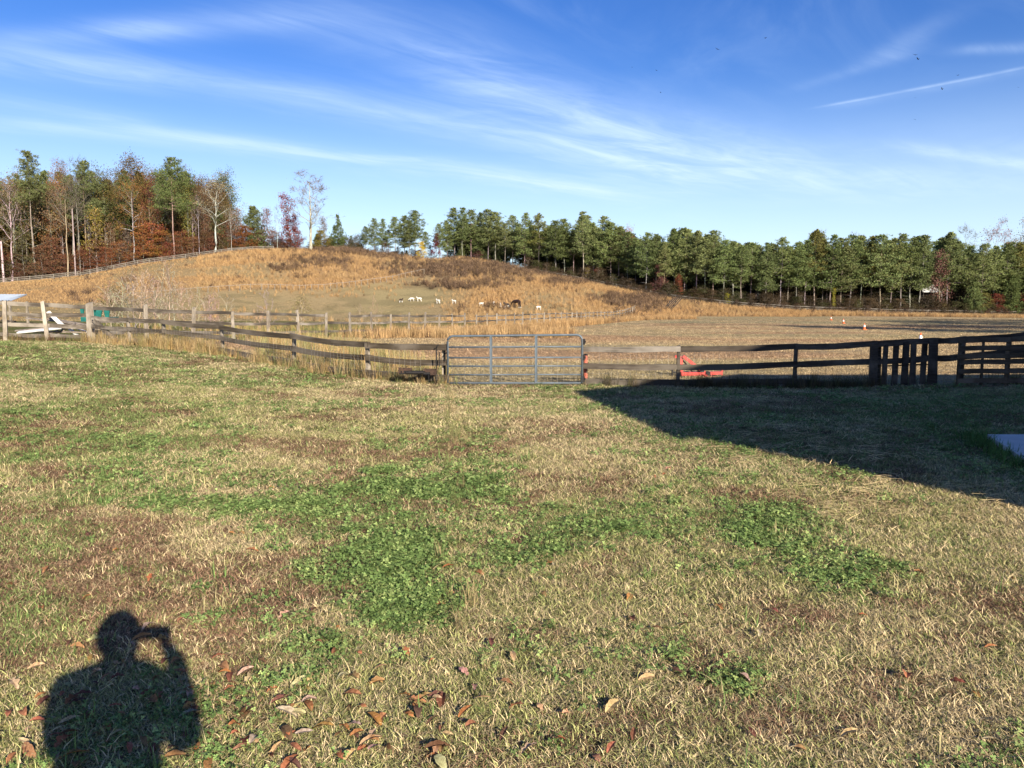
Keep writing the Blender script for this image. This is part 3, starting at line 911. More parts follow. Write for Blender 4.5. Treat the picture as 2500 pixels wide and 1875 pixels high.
# black iron implement lying along the bottom rail, and the hooked bar
D = 18.35; u = D / F0
q = atD(1024, D)
p = empty('drag_harrow', q, 0, 'black rusted iron implement lying along the bottom rail by the gate', 'farm implement')
X = lambda px: (px - 1024) * u
Zp = lambda py: z_at(py, D) - q[2]
fy = -.42
b = MB(); b.box((X(1018), fy, Zp(905.5)), (X(1056) - X(982), .07, .085)); b.tube([(X(998), fy - .03, Zp(906)), (X(1040), fy - .03, Zp(906))], .045, 8); b.obj('main_bar', M_IRON, p)
for px, py0, py1, wd in ((982, 895, 907, .05), (990, 899, 907, .04), (1000, 895, 901, .16), (1008, 896, 903, .06), (1042, 896, 902, .05), (1050, 897, 905, .12), (1062, 898, 912, .12), (1068, 900, 910, .05)):
    b = MB(); b.box((X(px), fy, (Zp(py0) + Zp(py1)) / 2), (wd, .09, Zp(py0) - Zp(py1)), jit=.006); b.obj('tine_block', M_RUST, p)
b = MB(); b.box(((X(982) + X(1011)) / 2, fy, Zp(897)), (X(1011) - X(982), .05, .045), jit=.006); b.obj('upper_bar', M_RUST, p)
b = MB(); b.box(((X(1040) + X(1070)) / 2, fy, Zp(899)), (X(1070) - X(1040), .05, .045), jit=.006); b.obj('upper_bar', M_RUST, p)
b = MB(); b.box((X(1052), fy - .02, (Zp(912) + 0) / 2), (.022, .03, Zp(912)), jit=.004); b.obj('leg', M_IRON, p)
q = atD(1066, 17.9)
p = empty('hooked_bar', q, 0, 'thin black iron bar with hooked top standing at the fence by the gate', 'iron bar')
zt = z_at(842, 17.9) - q[2]
b = MB(); b.tube([(-.02, 0, -.1), (.0, 0, zt * .5), (.0, 0, zt - .14), (.008, 0, zt - .06), (.03, 0, zt - .015), (.065, 0, zt)], [.011, .012, .019, .017, .014, .01], 7); b.obj('shaft', M_IRON, p, smooth=True)
b = MB(); b.tube([(.07, .05, zt * .45), (.065, .05, zt * .82)], .012, 6); b.obj('side_rod', M_IRON, p)

# traffic cones out in the field
cone_me = {}
def cone_parts():
    prof = [(.14, .035), (.098, .036), (.022, .45), (.018, .455)]
    def lathe(pr, n=14):
        b = MB(); vs = []; fs = []
        for r_, z in pr:
            for k in range(n): vs.append((r_ * math.cos(2 * math.pi * k / n), r_ * math.sin(2 * math.pi * k / n), z))
        for i in range(len(pr) - 1):
            for k in range(n): fs.append((i * n + k, i * n + (k + 1) % n, (i + 1) * n + (k + 1) % n, (i + 1) * n + k))
        fs.append(tuple((len(pr) - 1) * n + k for k in range(n)))
        b.add(vs, fs); return b
    mo = mat_plain('cone_orange', (.72, .13, .03), .6, 0, .1, 8); mw = mat_plain('cone_white', (.82, .80, .76), .5, 0, .05, 8)
    c = lathe([(.105, .035), (.024, .50), (.018, .505)]).mesh('cone_body', mo, True)
    w = lathe([(.076, .23), (.048, .385)]); w.v = [(x * 1.03, y * 1.03, z) for x, y, z in w.v]
    bb = MB(); bb.box((0, 0, .018), (.30, .30, .036)); base = bb.mesh('base', mo)
    return c, w.mesh('white_band', mw, True), base
cb, cw, cbase = cone_parts()
for (px, D, lab, rz) in ((2247, 41.0, 'nearest orange and white traffic cone, seen above the fence rail', .3), (2110, 67.0, 'second traffic cone out in the field, at the edge of the tree shadow', .1),
                     (2059, 92.0, 'third traffic cone out in the field, paler and smaller', .5), (2029, 118.0, 'farthest small traffic cone near the tall orange grass', .2)):
    q = atD(px, D)
    p = empty('traffic_cone', q, rz, lab, 'traffic cone', 'cones marking a line across the field')
    sc_ = 1.15
    p.scale = (sc_, sc_, sc_)
    mesh_obj('body', cb, p); mesh_obj('white_band', cw, p); mesh_obj('base', cbase, p)

# concrete slab by the barn
a = G(2410, 1072); c = G(2500, 1132)
b = MB()
zz = max(a[2], c[2]) + .05
dx, dy = c[0] - a[0], c[1] - a[1]
slab = [(a[0], a[1]), (a[0] + 6, a[1] - .1), (a[0] + 6, a[1] - 5.0), (c[0] + dx * .9, c[1] + dy * 1.0), (c[0], c[1])]
n = len(slab)
b.add([(x, y, zz) for x, y in slab] + [(x, y, zz - .3) for x, y in slab], [tuple(range(n))[::-1], tuple(range(n, 2 * n))] + [(i, (i + 1) % n, n + (i + 1) % n, n + i) for i in range(n)])
SLAB = [(a[0], a[1]), (c[0], c[1])]
tag(b.obj('concrete_pavement', M_CONC), kind='structure')

# tin-roofed shelter beyond the fence at the left
D = 58.0; u = D / F0
q = atD(20, D)
p = empty('shelter', q, 0, 'low open shelter with pale corrugated tin roof on wooden posts beyond the fence', 'shelter')
z1, z0 = z_at(721, D) - q[2], z_at(734, D) - q[2]
xr = (66 - 20) * u
b = MB(); nn = 60
vs = []; 
for i in range(nn + 1):
    x = -6.0 + (xr + 6.0) * i / nn
    w_ = .022 * (1 if i % 2 else -1)
    vs += [(x, -1.7, z0 + w_), (min(x, xr - 1.1 * 1), 1.9, z1 + .12 + w_)]
b.add(vs, [(2 * i, 2 * i + 2, 2 * i + 3, 2 * i + 1) for i in range(nn)])
b.add([(x, y, z - .03) for x, y, z in vs], [(2 * i, 2 * i + 1, 2 * i + 3, 2 * i + 2) for i in range(nn)])
b.obj('roof', M_TIN, p)
b = MB(); b.box(((xr - 6) / 2, -1.66, z0 - .12), (xr + 5.9, .06, .14)); b.obj('fascia', M_DARKB, p)
for x, y in ((.05, -1.5), (xr - .25, -1.5), (xr - .9, 1.5), (-3, -1.5)):
    b = MB(); b.box((0, 0, z0 / 2 - .1), (.14, .14, z0 + .1)); b.obj('post', M_POST, p, loc=(x, y, 0))
b = MB(); b.box((-1.2, -1.45, .55), (3.4, .05, .16)); b.obj('rail', M_DARKB, p)
b = MB(); b.box((xr - .5, -1.4, .18), (.9, .5, .1), (0, .1, .3)); b.obj('plank', M_DARKB, p)

# teal plastic hay feeder
D = 36.0; u = D / F0
q = atD(246, D)
p = empty('hay_feeder', q, 0.0, 'teal plastic livestock feeder with cut-out openings behind the corner post', 'feeder')
zt, zb = z_at(752, D) - q[2], z_at(785, D) - q[2]
zb = max(zb, .05)
hw = 34 * u
b = MB(); b.box((0, 0, zb + (zt - zb) * .17), (2 * hw, .9, (zt - zb) * .34), jit=.01); b.obj('trough', M_TEAL, p)
for k, (cx_, w_) in enumerate(((-.92, .10), (-.30, .30), (.22, .22), (.82, .16))):
    b = MB()
    zm = zb + (zt - zb) * .34
    b.add([(cx_ * hw - w_ * .5, -.4, zm), (cx_ * hw + w_ * .5, -.4, zm), (cx_ * hw + w_ * .9, -.4, zt - .03), (cx_ * hw - w_ * .9, -.4, zt - .03),
           (cx_ * hw - w_ * .5, -.33, zm), (cx_ * hw + w_ * .5, -.33, zm), (cx_ * hw + w_ * .9, -.33, zt - .03), (cx_ * hw - w_ * .9, -.33, zt - .03)],
          [(0, 1, 2, 3), (7, 6, 5, 4), (0, 4, 5, 1), (1, 5, 6, 2), (2, 6, 7, 3), (3, 7, 4, 0)])
    b.obj('upright', M_TEAL, p)
b = MB(); b.box((0, -.365, zt), (2 * hw, .08, .06)); b.box((0, .4, zt), (2 * hw, .06, .06)); b.obj('rim', M_TEAL, p)

# scrap boards heaped behind the yard fence
D0 = 31.0
def board(px, py, L, ang, tilt, w, mat, label, name='board', D=D0, h=.04, group='boards in the scrap heap'):
    q = atD(px, D)
    z = max(z_at(py, D), q[2] + .05)
    b = MB(); b.box((0, 0, 0), (L, w, h), jit=.008)
    o = b.obj(name, mat, None, loc=(q[0], q[1], z), rot=(tilt[0], tilt[1], ang))
    tag(o, label, 'board', group)
    return o
board(98, 806, 1.7, .12, (.30, -.10), .24, M_WHITE, 'long white board lying lowest at the end of the scrap heap', D=30.5)
board(139, 780, .95, -.2, (.6, .72), .15, M_WHITE, 'white board slanting up out of the scrap heap')
board(140, 797, .6, .1, (.35, -.1), .16, M_WHITE, 'short white board beside the fence post in the scrap heap')
board(174, 806, .75, -.3, (.3, .55), .16, M_WHITE, 'small white board tilted steeply among the grey boards')
board(191, 803, 1.35, -.1, (.1, .28), .09, M_WHITE, 'thin white strip sloping down to the corner post')
board(157, 805, 1.0, .3, (.3, -.55), .26, M_OLDB, 'grey board propped against a white one in the scrap heap')
board(150, 803, 1.2, .2, (.2, -.4), .2, M_OLDB, 'grey board propped over the dark boards in the scrap heap', D=31.4)
for px, py, L, an, ti in ((110, 781, 1.5, .0, .1), (175, 786, 1.8, .1, .18), (120, 792, 2.0, .1, -.03), (165, 800, 1.7, -.15, .05), (205, 800, 1.4, .1, .1), (140, 810, 2.4, .0, .0), (190, 792, 1.2, .3, .2), (80, 803, 1.3, .2, -.1), (210, 812, 1.5, .1, .05)):
    board(px, py, L, an, (.15, ti), .18, M_OLDB if random.random() < .55 else M_DARKB, 'weathered old board lying in the scrap heap behind the yard fence', D=D0 + random.uniform(-.3, .9))

# the barn that shades the right of the yard (its side wall stands just outside the picture)
bx, by, bang = 7.75, -1.2, R(6.0)
EAVE, RISE, BW, BL = 5.0, 1.95, 14.6, 5.95
p = empty('barn', (bx, by, 0), bang, 'red sided barn with a tin gable roof standing beside the yard', 'barn')
b = MB()
b.box((.06, BL / 2, EAVE / 2 - .2), (.12, BL, EAVE + .4)); b.box((BW - .06, BL / 2, EAVE / 2 - .2), (.12, BL, EAVE + .4))
for y in (.06, BL - .06):
    vs = [(0.13, y - .05, -.4), (BW - .13, y - .05, -.4), (BW - .13, y - .05, EAVE), (BW / 2, y - .05, EAVE + RISE), (.13, y - .05, EAVE)]
    vs += [(x, yy + .1, z) for x, yy, z in vs]
    b.add(vs, [(0, 1, 2, 3, 4), (9, 8, 7, 6, 5)] + [(i, 5 + i, 5 + (i + 1) % 5, (i + 1) % 5) for i in range(5)])
b.obj('wall', M_SIDING, p)
for s in (0, 1):
    b = MB()
    x0, x1 = (-.25, BW / 2) if s == 0 else (BW + .25, BW / 2)
    k = RISE / (BW / 2)
    zs = EAVE - .25 * k + .06
    b.add([(x0, -.25, zs), (x0, BL + .25, zs), (x1, BL + .25, EAVE + RISE + .06), (x1, -.25, EAVE + RISE + .06),
           (x0, -.25, zs + .06), (x0, BL + .25, zs + .06), (x1, BL + .25, EAVE + RISE + .12), (x1, -.25, EAVE + RISE + .12)],
          [(0, 1, 2, 3), (7, 6, 5, 4), (0, 4, 5, 1), (1, 5, 6, 2), (2, 6, 7, 3), (3, 7, 4, 0)])
    b.obj('roof', M_TIN, p)
b = MB(); b.box((BW / 2, BL + .05, 1.5), (3.2, .08, 3.0)); b.obj('door', M_WHITE, p)

# ------------------------------------------------------------------ trees
def grow(r, H, r0, fb, nl, llen, up, wig=.02, sub=3, droop=0.0, levels=2, top=True, spread=1.0, lean=(0, 0)):
    """trunk and limb polylines (with radii) and the tips where foliage sits"""
    paths, tips = [], []
    n = 11
    pts, x, y = [], 0.0, 0.0
    for i in range(n):
        s = i / (n - 1)
        pts.append(Vector((x + lean[0] * s * H, y + lean[1] * s * H, s * H)))
        x += r.normal(0, wig) * H * .25; y += r.normal(0, wig) * H * .25
    rads = [r0 * (1 - .93 * (i / (n - 1)) ** .9) * (1.25 if i == 0 else 1) for i in range(n)]
    paths.append((pts, rads))
    def at_trunk(s):
        f = s * (n - 1); i = min(int(f), n - 2)
        return pts[i].lerp(pts[i + 1], f - i), rads[i] + (rads[i + 1] - rads[i]) * (f - i)
    def branch(p, d, L, rr, lv):
        m = 5; q = [p]; rs = [rr]; dd = d.copy()
        for k in range(1, m):
            dd = (dd + Vector((r.normal(0, .13), r.normal(0, .13), r.normal(.05, .10) - droop))).normalized()
            q.append(q[-1] + dd * L / (m - 1)); rs.append(rr * (1 - .8 * k / (m - 1)))
        paths.append((q, rs))
        if lv <= 0:
            tips.append((q[-1], dd.copy(), L)); tips.append((q[2], dd.copy(), L * .8))
            return
        for k in range(sub):
            f = .35 + .65 * (k + r.random()) / sub
            i = min(int(f * (m - 1)), m - 2)
            p2 = q[i].lerp(q[i + 1], f * (m - 1) - i)
            side = Vector((r.normal(), r.normal(), r.normal() * .6 + .1)).normalized()
            d2 = (dd * .75 + side * .75).normalized()
            branch(p2, d2, L * (.62 - .2 * f + r.random() * .15), rr * .45, lv - 1)
        tips.append((q[-1], dd.copy(), L * .5))
    for i in range(nl):
        s = fb + (.98 - fb) * (i + r.random() * .7) / nl
        p, rr = at_trunk(s)
        a = i * 2.4 + r.normal(0, .4)
        u = (s - fb) / (1 - fb)
        el = up(u)
        L = llen(u) * H * (0.75 + .5 * r.random())
        d = Vector((math.cos(a) * math.cos(el) * spread, math.sin(a) * math.cos(el) * spread, math.sin(el))).normalized()
        branch(p, d, L, max(.02, rr * .55), levels - 1)
    if top: tips.append((pts[-1], Vector((0, 0, 1)), H * .05))
    return paths, tips
def wood_mesh(paths, name='trunk', nmain=7, minr=.012, skip=0.0):
    b = MB()
    for i, (p, rs) in enumerate(paths):
        b.tube(p, [max(q, minr) for q in rs], nmain if i == 0 else (4 if rs[0] > .05 else 3), random.random(), cap=False)
    return b
class Leaves:
    """quads and slivers gathered quickly into one crown mesh"""
    def __init__(s, r): s.r = r; s.P = []; s.A = []; s.v = []; s.f = []; s.a = []
    def quad(s, c, ax, up_, w, h, a):
        b = len(s.v)
        s.v += [c - ax * (w / 2), c + ax * (w * .12) - up_ * (h / 2), c + ax * (w / 2), c - ax * (w * .08) + up_ * (h / 2)]
        s.f.append((b, b + 1, b + 2, b + 3)); s.a += [a] * 4
    def sliver(s, p, d, L, w, a):
        b = len(s.v)
        sd = d.cross(Vector((s.r.normal(), s.r.normal(), s.r.normal()))).normalized() * (w / 2)
        s.v += [p - sd, p + sd, p + d * L]
        s.f.append((b, b + 1, b + 2)); s.a += [a] * 3
    def cluster(s, c, R_, n, size, flat=1.0, base=None):
        r = s.r
        a0 = r.random() if base is None else base
        for _ in range(n):
            o = Vector((r.normal(), r.normal(), r.normal() * flat)) * (R_ * .5)
            ax = Vector((r.normal(), r.normal(), r.normal() * .7)).normalized()
            up_ = ax.cross(Vector((r.normal(), r.normal(), r.normal()))).normalized()
            sz = size * (.6 + .8 * r.random())
            s.quad(c + o, ax, up_, sz, sz * .75, float(np.clip(a0 * .6 + .4 * r.random(), 0, 1)))
    def tuft(s, c, d, n, L, w):
        r = s.r; a0 = r.random()
        for _ in range(n):
            dd = (d * .7 + Vector((r.normal(), r.normal(), r.normal() + .35)) * .75).normalized()
            p = c + dd * (L * .12 * r.random())
            sd = dd.cross(Vector((r.normal(), r.normal(), r.normal()))).normalized() * (w / 2)
            b = len(s.v); m = p + dd * (L * .55)
            s.v += [p, m - sd, p + dd * L, m + sd]
            s.f.append((b, b + 1, b + 2, b + 3)); s.a += [float(np.clip(a0 * .3 + .7 * r.random(), 0, 1))] * 4
    def mesh(s, name, mat):
        b = MB(); b.v = [tuple(q) for q in s.v]; b.f = s.f; b.a = s.a; b.m = []
        return b.mesh(name, mat)
ARCH = {}
def pine(seed, H=18.0, fb=.42, width=.155, nl=34, round_=1.0, tuftn=8, dens=1.0):
    r = np.random.default_rng(seed)
    paths, tips = [], []
    n = 12; pts = []; x = y = 0
    for i in range(n):
        s = i / (n - 1); pts.append(Vector((x, y, s * H))); x += r.normal(0, .05); y += r.normal(0, .05)
    rads = [.13 * H / 18 * (1 - .88 * i / (n - 1)) for i in range(n)]
    paths.append((pts, rads))
    lv = Leaves(r)
    for i in range(nl):
        u = (i + r.random()) / nl
        s = fb + (.985 - fb) * u
        f = s * (n - 1); k = min(int(f), n - 2)
        p = pts[k].lerp(pts[k + 1], f - k)
        a = i * 2.4 + r.normal(0, .5)
        prof = (math.sin(math.pi * (.60 * (1 - u) ** .85 + .045)) if round_ else (1 - u) * .95 + .05)
        L = width * H * prof * (.65 + .6 * r.random())
        el = R(-8) + R(60) * u * u + r.normal(0, .12)
        d = Vector((math.cos(a) * math.cos(el), math.sin(a) * math.cos(el), math.sin(el)))
        q = [p]; dd = d.copy()
        for k in range(4):
            dd = (dd + Vector((r.normal(0, .1), r.normal(0, .1), .10))).normalized(); q.append(q[-1] + dd * L / 4)
        paths.append((q, [.05 * (1 - .2 * k) * (1.2 - u) + .012 for k in range(5)]))
        nt_ = max(4, int(19 * L / 2.2 * dens))
        for t in range(nt_):
            g = .28 + .72 * (t + r.random()) / nt_
            kk = min(int(g * 4), 3)
            c = q[kk].lerp(q[kk + 1], g * 4 - kk) + Vector((r.normal(), r.normal(), r.normal() * .5)) * (.15 * L + .10)
            lv.tuft(c, (dd + Vector((0, 0, .4))).normalized(), tuftn, .52, .095)
    for t in range(5): lv.tuft(pts[-1] + Vector((r.normal() * .3, r.normal() * .3, -.5 * r.random())), Vector((0, 0, 1)), tuftn, .75, .25)
    # dead stubs on the bare trunk
    for i in range(10):
        s = fb * (.25 + .75 * r.random()); f = s * (n - 1); k = int(f)
        p = pts[k].lerp(pts[k + 1], f - k); a = r.random() * 6.28
        paths.append(([p, p + Vector((math.cos(a), math.sin(a), .1)) * (.4 + 1.0 * r.random())], [.025, .01]))
    return wood_mesh(paths).mesh('trunk', M_BARK, True), lv.mesh('crown', M_NEEDLE), H
def broad(seed, H, r0, fb, nl, llen, up, leaf=(14, .55, 1.5), levels=2, sub=3, twigs=6, wig=.02, keep=1.0, flat=.8, droop=0.0, minr=.015, lean=(0, 0), zmin=0.0, spread=1.0):
    r = np.random.default_rng(seed)
    paths, tips = grow(r, H, r0, fb, nl, llen, up, wig, sub, droop, levels, True, spread, lean)
    lv = Leaves(r)
    n, size, rad_ = leaf
    for (p, d, L) in tips:
        for _ in range(twigs):
            dd = (d + Vector((r.normal(), r.normal(), r.normal() + .1)) * .6).normalized()
            lv.sliver(p - d * (L * .3 * r.random()), dd, (.5 + .9 * r.random()) * max(.45, H / 22), .035 if H > 6 else .016, r.random() * .3)
        if n and r.random() < keep and p.z > zmin * H: lv.cluster(p, rad_, n, size, flat)
    return wood_mesh(paths, minr=minr).mesh('trunk', M_BARK, True), lv.mesh('crown', M_LEAF), H
for i, (fb, w, nl, rd_) in enumerate(((.40, .16, 46, 1), (.46, .14, 42, 1), (.34, .165, 50, 1), (.42, .125, 44, 1), (.30, .155, 54, 1), (.48, .155, 40, 1), (.37, .18, 48, 1), (.52, .13, 36, 1), (.33, .13, 52, 1))):
    ARCH['pine%d' % i] = pine(100 + i, 18.0, fb, w, nl, rd_)
ARCH['tallpine'] = pine(120, 27.0, .50, .185, 40, 1, 10, 1.1)
ARCH['tallpine2'] = pine(121, 30.0, .62, .13, 34, 1, 10, 1.1)
ARCH['conifer0'] = pine(130, 13.0, .04, .30, 62, 0, 9, 1.0)
ARCH['conifer1'] = pine(131, 12.0, .06, .26, 58, 1, 9, 1.2)
up_oak = lambda u: R(12) + R(50) * u
ARCH['oak0'] = broad(200, 27, .36, .38, 15, lambda u: .26 - .12 * u, up_oak, (44, .32, 2.0))
ARCH['oak1'] = broad(201, 26, .34, .30, 16, lambda u: .24 - .10 * u, up_oak, (42, .30, 1.9))
ARCH['oak2'] = broad(202, 24, .30, .45, 13, lambda u: .28 - .12 * u, up_oak, (38, .30, 1.8), keep=.8)
ARCH['bare0'] = broad(210, 28, .36, .40, 15, lambda u: .25 - .10 * u, lambda u: R(25) + R(40) * u, (0, 0, 0), 3, 3, 5)
ARCH['bare1'] = broad(211, 27, .30, .55, 12, lambda u: .20 - .08 * u, lambda u: R(30) + R(40) * u, (0, 0, 0), 3, 3, 5)
ARCH['sycamore'] = broad(214, 25, .34, .42, 14, lambda u: .34 - .17 * u, lambda u: R(28) + R(35) * u, (5, .36, 1.6), 3, 3, 4, .03, .55)
ARCH['poplar'] = broad(215, 23, .40, .26, 17, lambda u: .34 - .20 * u, lambda u: R(34) + R(34) * u, (3, .26, 1.3), 3, 3, 8, .008, .30, zmin=.66)
ARCH['under0'] = broad(220, 10, .11, .10, 20, lambda u: .34 - .22 * u, lambda u: R(4) + R(40) * u * u, (26, .22, 1.3), 2, 3, 3, .02, 1.0, .25)
ARCH['under1'] = broad(221, 8, .09, .06, 20, lambda u: .36 - .22 * u, lambda u: R(8) + R(40) * u * u, (26, .22, 1.2), 2, 3, 3, .03, 1.0, .35)
ARCH['under2'] = broad(222, 12, .12, .20, 20, lambda u: .26 - .14 * u, lambda u: R(20) + R(40) * u, (13, .28, 1.3), 2, 3, 4, .02, .85, .6)
ARCH['maple'] = broad(230, 14, .20, .08, 24, lambda u: .30 - .20 * u, lambda u: R(20) + R(40) * u, (20, .30, 1.2), 2, 3, 3, .02, 1.0)
ARCH['redtree'] = broad(233, 18, .24, .05, 26, lambda u: .20 - .12 * u + .05 * math.sin(9 * u), lambda u: R(20) + R(35) * u, (20, .32, 1.3), 2, 3, 4, .05, .85, lean=(-.10, 0))
ARCH['column'] = broad(235, 19, .20, .10, 30, lambda u: .085 - .03 * u, lambda u: R(35), (20, .30, 1.1), 1, 3, 3)
ARCH['sapling0'] = broad(240, 5, .045, .12, 12, lambda u: .34 - .2 * u, lambda u: R(40) + R(25) * u, (0, 0, 0), 3, 2, 2, .04, minr=.012)
ARCH['sapling1'] = broad(241, 4.2, .035, .05, 12, lambda u: .40 - .2 * u, lambda u: R(45) + R(25) * u, (0, 0, 0), 3, 2, 2, .06, minr=.012)
ARCH['sapling2'] = broad(242, 3.4, .03, .03, 12, lambda u: .45 - .2 * u, lambda u: R(50) + R(25) * u, (1, .10, .5), 3, 2, 2, .08, .3, minr=.011)
ARCH['bush0'] = broad(245, 2.6, .04, .02, 18, lambda u: .5 - .2 * u, lambda u: R(35) + R(35) * u, (6, .11, .6), 2, 3, 5, .06, .8, minr=.008)
# a branchless broken trunk
_b = MB(); _b.tube([(0, 0, -.3), (.05, 0, 3), (0, .05, 6), (.05, .05, 9.4), (.08, .06, 10)], [.28, .25, .23, .2, .12], 8)
ARCH['snag'] = (_b.mesh('trunk', M_BARK, True), None, 10.0)
TOPZ = {}
for k_, (a_, b_, h_) in ARCH.items():
    zz_ = [v.co.z for me_ in (a_, b_) if me_ is not None for v in me_.vertices]
    TOPZ[k_] = float(np.percentile(zz_, 99.7)) if k_ != 'snag' else h_
BK_PINE, BK_GREY, BK_WHITE, BK_DARK, BK_BROWN = (.25, .21, .175), (.25, .225, .195), (.55, .51, .45), (.10, .08, .065), (.15, .115, .09)
NTREE = 0
def tree(kind, px, D, top, label, leafcol=(.1, .1, .03), bark=BK_GREY, wid=1.0, name=None, cat='tree', group=None, base=None, sink=.15, rz=None):
    global NTREE
    me_t, me_c, H_ = ARCH[kind]
    H_ = TOPZ[kind]
    x, y, z = base if base is not None else atD(px, D)
    zt = z_at(top, y)
    h = max(1.0, zt - z)
    s = h / H_
    nm = name or {'pine': 'pine_tree', 'tall': 'pine_tree', 'coni': 'conifer_tree', 'bare': 'bare_tree', 'syca': 'sycamore_tree', 'popl': 'poplar_tree', 'snag': 'dead_trunk', 'sapl': 'bare_sapling', 'bush': 'bush', 'oak0': 'oak_tree', 'oak1': 'oak_tree', 'oak2': 'oak_tree', 'unde': 'small_tree', 'mapl': 'maple_tree', 'redt': 'red_tree', 'colu': 'yellow_tree'}[kind[:4]]
    e = empty(nm, (x, y, z - sink), random.random() * 6.28 if rz is None else rz, label, cat, group)
    if kind[:5] == 'under' and px < 640: leafcol = tuple(c * .78 + d * .22 for c, d in zip(leafcol, (.17, .13, .085)))
    e.scale = (s * wid, s * wid, s)
    o = mesh_obj('trunk', me_t, e); o.color = (*[min(1, c * random.uniform(.85, 1.15)) for c in bark], 1)
    if me_c is not None:
        o = mesh_obj('crown', me_c, e); kk = random.uniform(.88, 1.12); o.color = (*[c * kk * random.uniform(.95, 1.05) for c in leafcol], 1)
    NTREE += 1
    return e
GRN = lambda k=1.0: tuple(np.array((.145, .172, .065)) * k)
GRN_Y = (.17, .165, .05); GRN_D = (.07, .085, .035); OLV = (.115, .10, .035)
RUST = (.185, .085, .04); ORG = (.28, .15, .05); YEL = (.30, .22, .05); MAROON = (.16, .026, .022); TANL = (.25, .165, .085); PINK = (.26, .165, .13); BRN = (.16, .085, .04); TWIG = (.16, .125, .10)
cr = lambda px, dd=3.0: float(np.interp(px, CRX, CRD)) + dd
WG = 'autumn trees at the edge of the hill woods'
# ---- the big wood at the left, front row: described one by one
tree('snag', 10, cr(10, 4), 583, 'pale broken dead trunk without branches at the end of the woods', bark=BK_WHITE, wid=.9)
tree('snag', -4, cr(0, 5), 560, 'thin dark dead trunk beside the pale broken one', bark=BK_DARK, wid=.7)
tree('sycamore', 30, cr(30, 6), 402, 'tall white-limbed bare tree beside the broken trunk', TANL, BK_WHITE, .8, rz=1.0)
tree('tallpine2', 88, cr(88, 5), 368, 'tallest pine with dark tufted crown over a bare straight trunk', GRN(.9), BK_GREY, 1.0)
tree('bare1', 166, cr(166, 3), 415, 'straight bare tree with pale trunk, tallest of the leafless trunks cluster', TWIG, (.33, .28, .23), .85)
tree('bare0', 182, cr(182, 8), 375, 'bare grey tree whose fine twigs top the woods', TWIG, (.30, .26, .22), .8)
tree('snag', 185, cr(185, 2), 500, 'white dead trunk snapped off halfway in the woods', bark=(.38, .35, .31), wid=.36)
tree('bare1', 197, cr(197, 4), 425, 'slim grey bare tree just beyond the snapped white trunk', TWIG, BK_GREY, .7)
tree('oak2', 132, cr(132, 9), 440, 'pale brown thin-leaved tree between bare trunks', TANL, BK_GREY, .8)
tree('oak1', 160, cr(160, 14), 386, 'orange-topped oak high in the middle of the woods', (.24, .125, .05), BK_GREY, .75)
tree('tallpine', 215, cr(215, 10), 392, 'dark green pine with yellow leaves low on its trunk', GRN(.95), BK_PINE, .9)
tree('under2', 238, cr(238, 3), 505, 'yellow-leaved young tree with white trunk among rust brown ones', YEL, BK_WHITE, .9)
tree('bare1', 222, cr(222, 3), 520, 'thin crooked pale bare tree in front of rust leaves', TWIG, BK_WHITE, .5)
tree('oak1', 262, cr(262, 14), 398, 'olive-brown broad oak filling the canopy', OLV, BK_GREY, .8)
tree('under2', 273, cr(273, 3), 540, 'slender brown tree with peeling pale trunk by the fence', BRN, BK_WHITE, .7)
tree('oak0', 330, cr(330, 9), 374, 'broad dark bronze oak crown standing highest beside the big pine', (.14, .095, .035), BK_DARK, .9)
tree('oak2', 330, cr(330, 2.5), 432, 'orange and gold leaved tree with forked white limbs', ORG, BK_WHITE, .75)
tree('oak1', 372, cr(372, 10), 408, 'maroon tinged oak half hidden by the big pine', (.22, .085, .05), BK_GREY, .65)
tree('tallpine', 426, cr(426, 2.0), 383, 'large pine with long bare pinkish trunk by the fence', GRN(1.0), (.30, .24, .20), 1.05)
tree('column', 462, cr(462, 4), 452, 'narrow yellow-green column tree beside the large pine', (.22, .19, .045), BK_GREY, 1.0)
tree('bare1', 487, cr(487, 2.5), 470, 'thin white bare trunk just beyond the yellow-green column tree', TWIG, BK_WHITE, .45)
tree('bare1', 474, cr(474, 3.5), 500, 'second thin white trunk beside the yellow-green column tree', TWIG, BK_WHITE, .4)
tree('oak2', 492, cr(492, 10), 440, 'dark brown sparse tree behind the white sycamore', (.13, .085, .045), BK_DARK, .6)
tree('sycamore', 524, cr(524, 2), 416, 'white barked sycamore with spreading thin tan crown', (.27, .20, .12), BK_WHITE, 1.3, rz=.4)
tree('under2', 508, cr(508, 6), 520, 'brown young tree under the sycamore', BRN, BK_GREY, .8)
tree('bare1', 566, cr(566, 2), 500, 'slim pale bare tree standing alone by the grey panels', TWIG, BK_WHITE, .5)
tree('under2', 580, cr(580, 8), 505, 'pinkish twiggy tree behind the dark round conifer', PINK, BK_GREY, .9)
tree('conifer1', 622, cr(622, 6), 503, 'dense dark green round conifer at the gap in the woods', GRN(.85), BK_DARK, 1.05)
tree('under1', 560, cr(560, 6), 575, 'yellow-green bush tree at the foot of the sycamore', (.13, .125, .03), BK_GREY, 1.0)
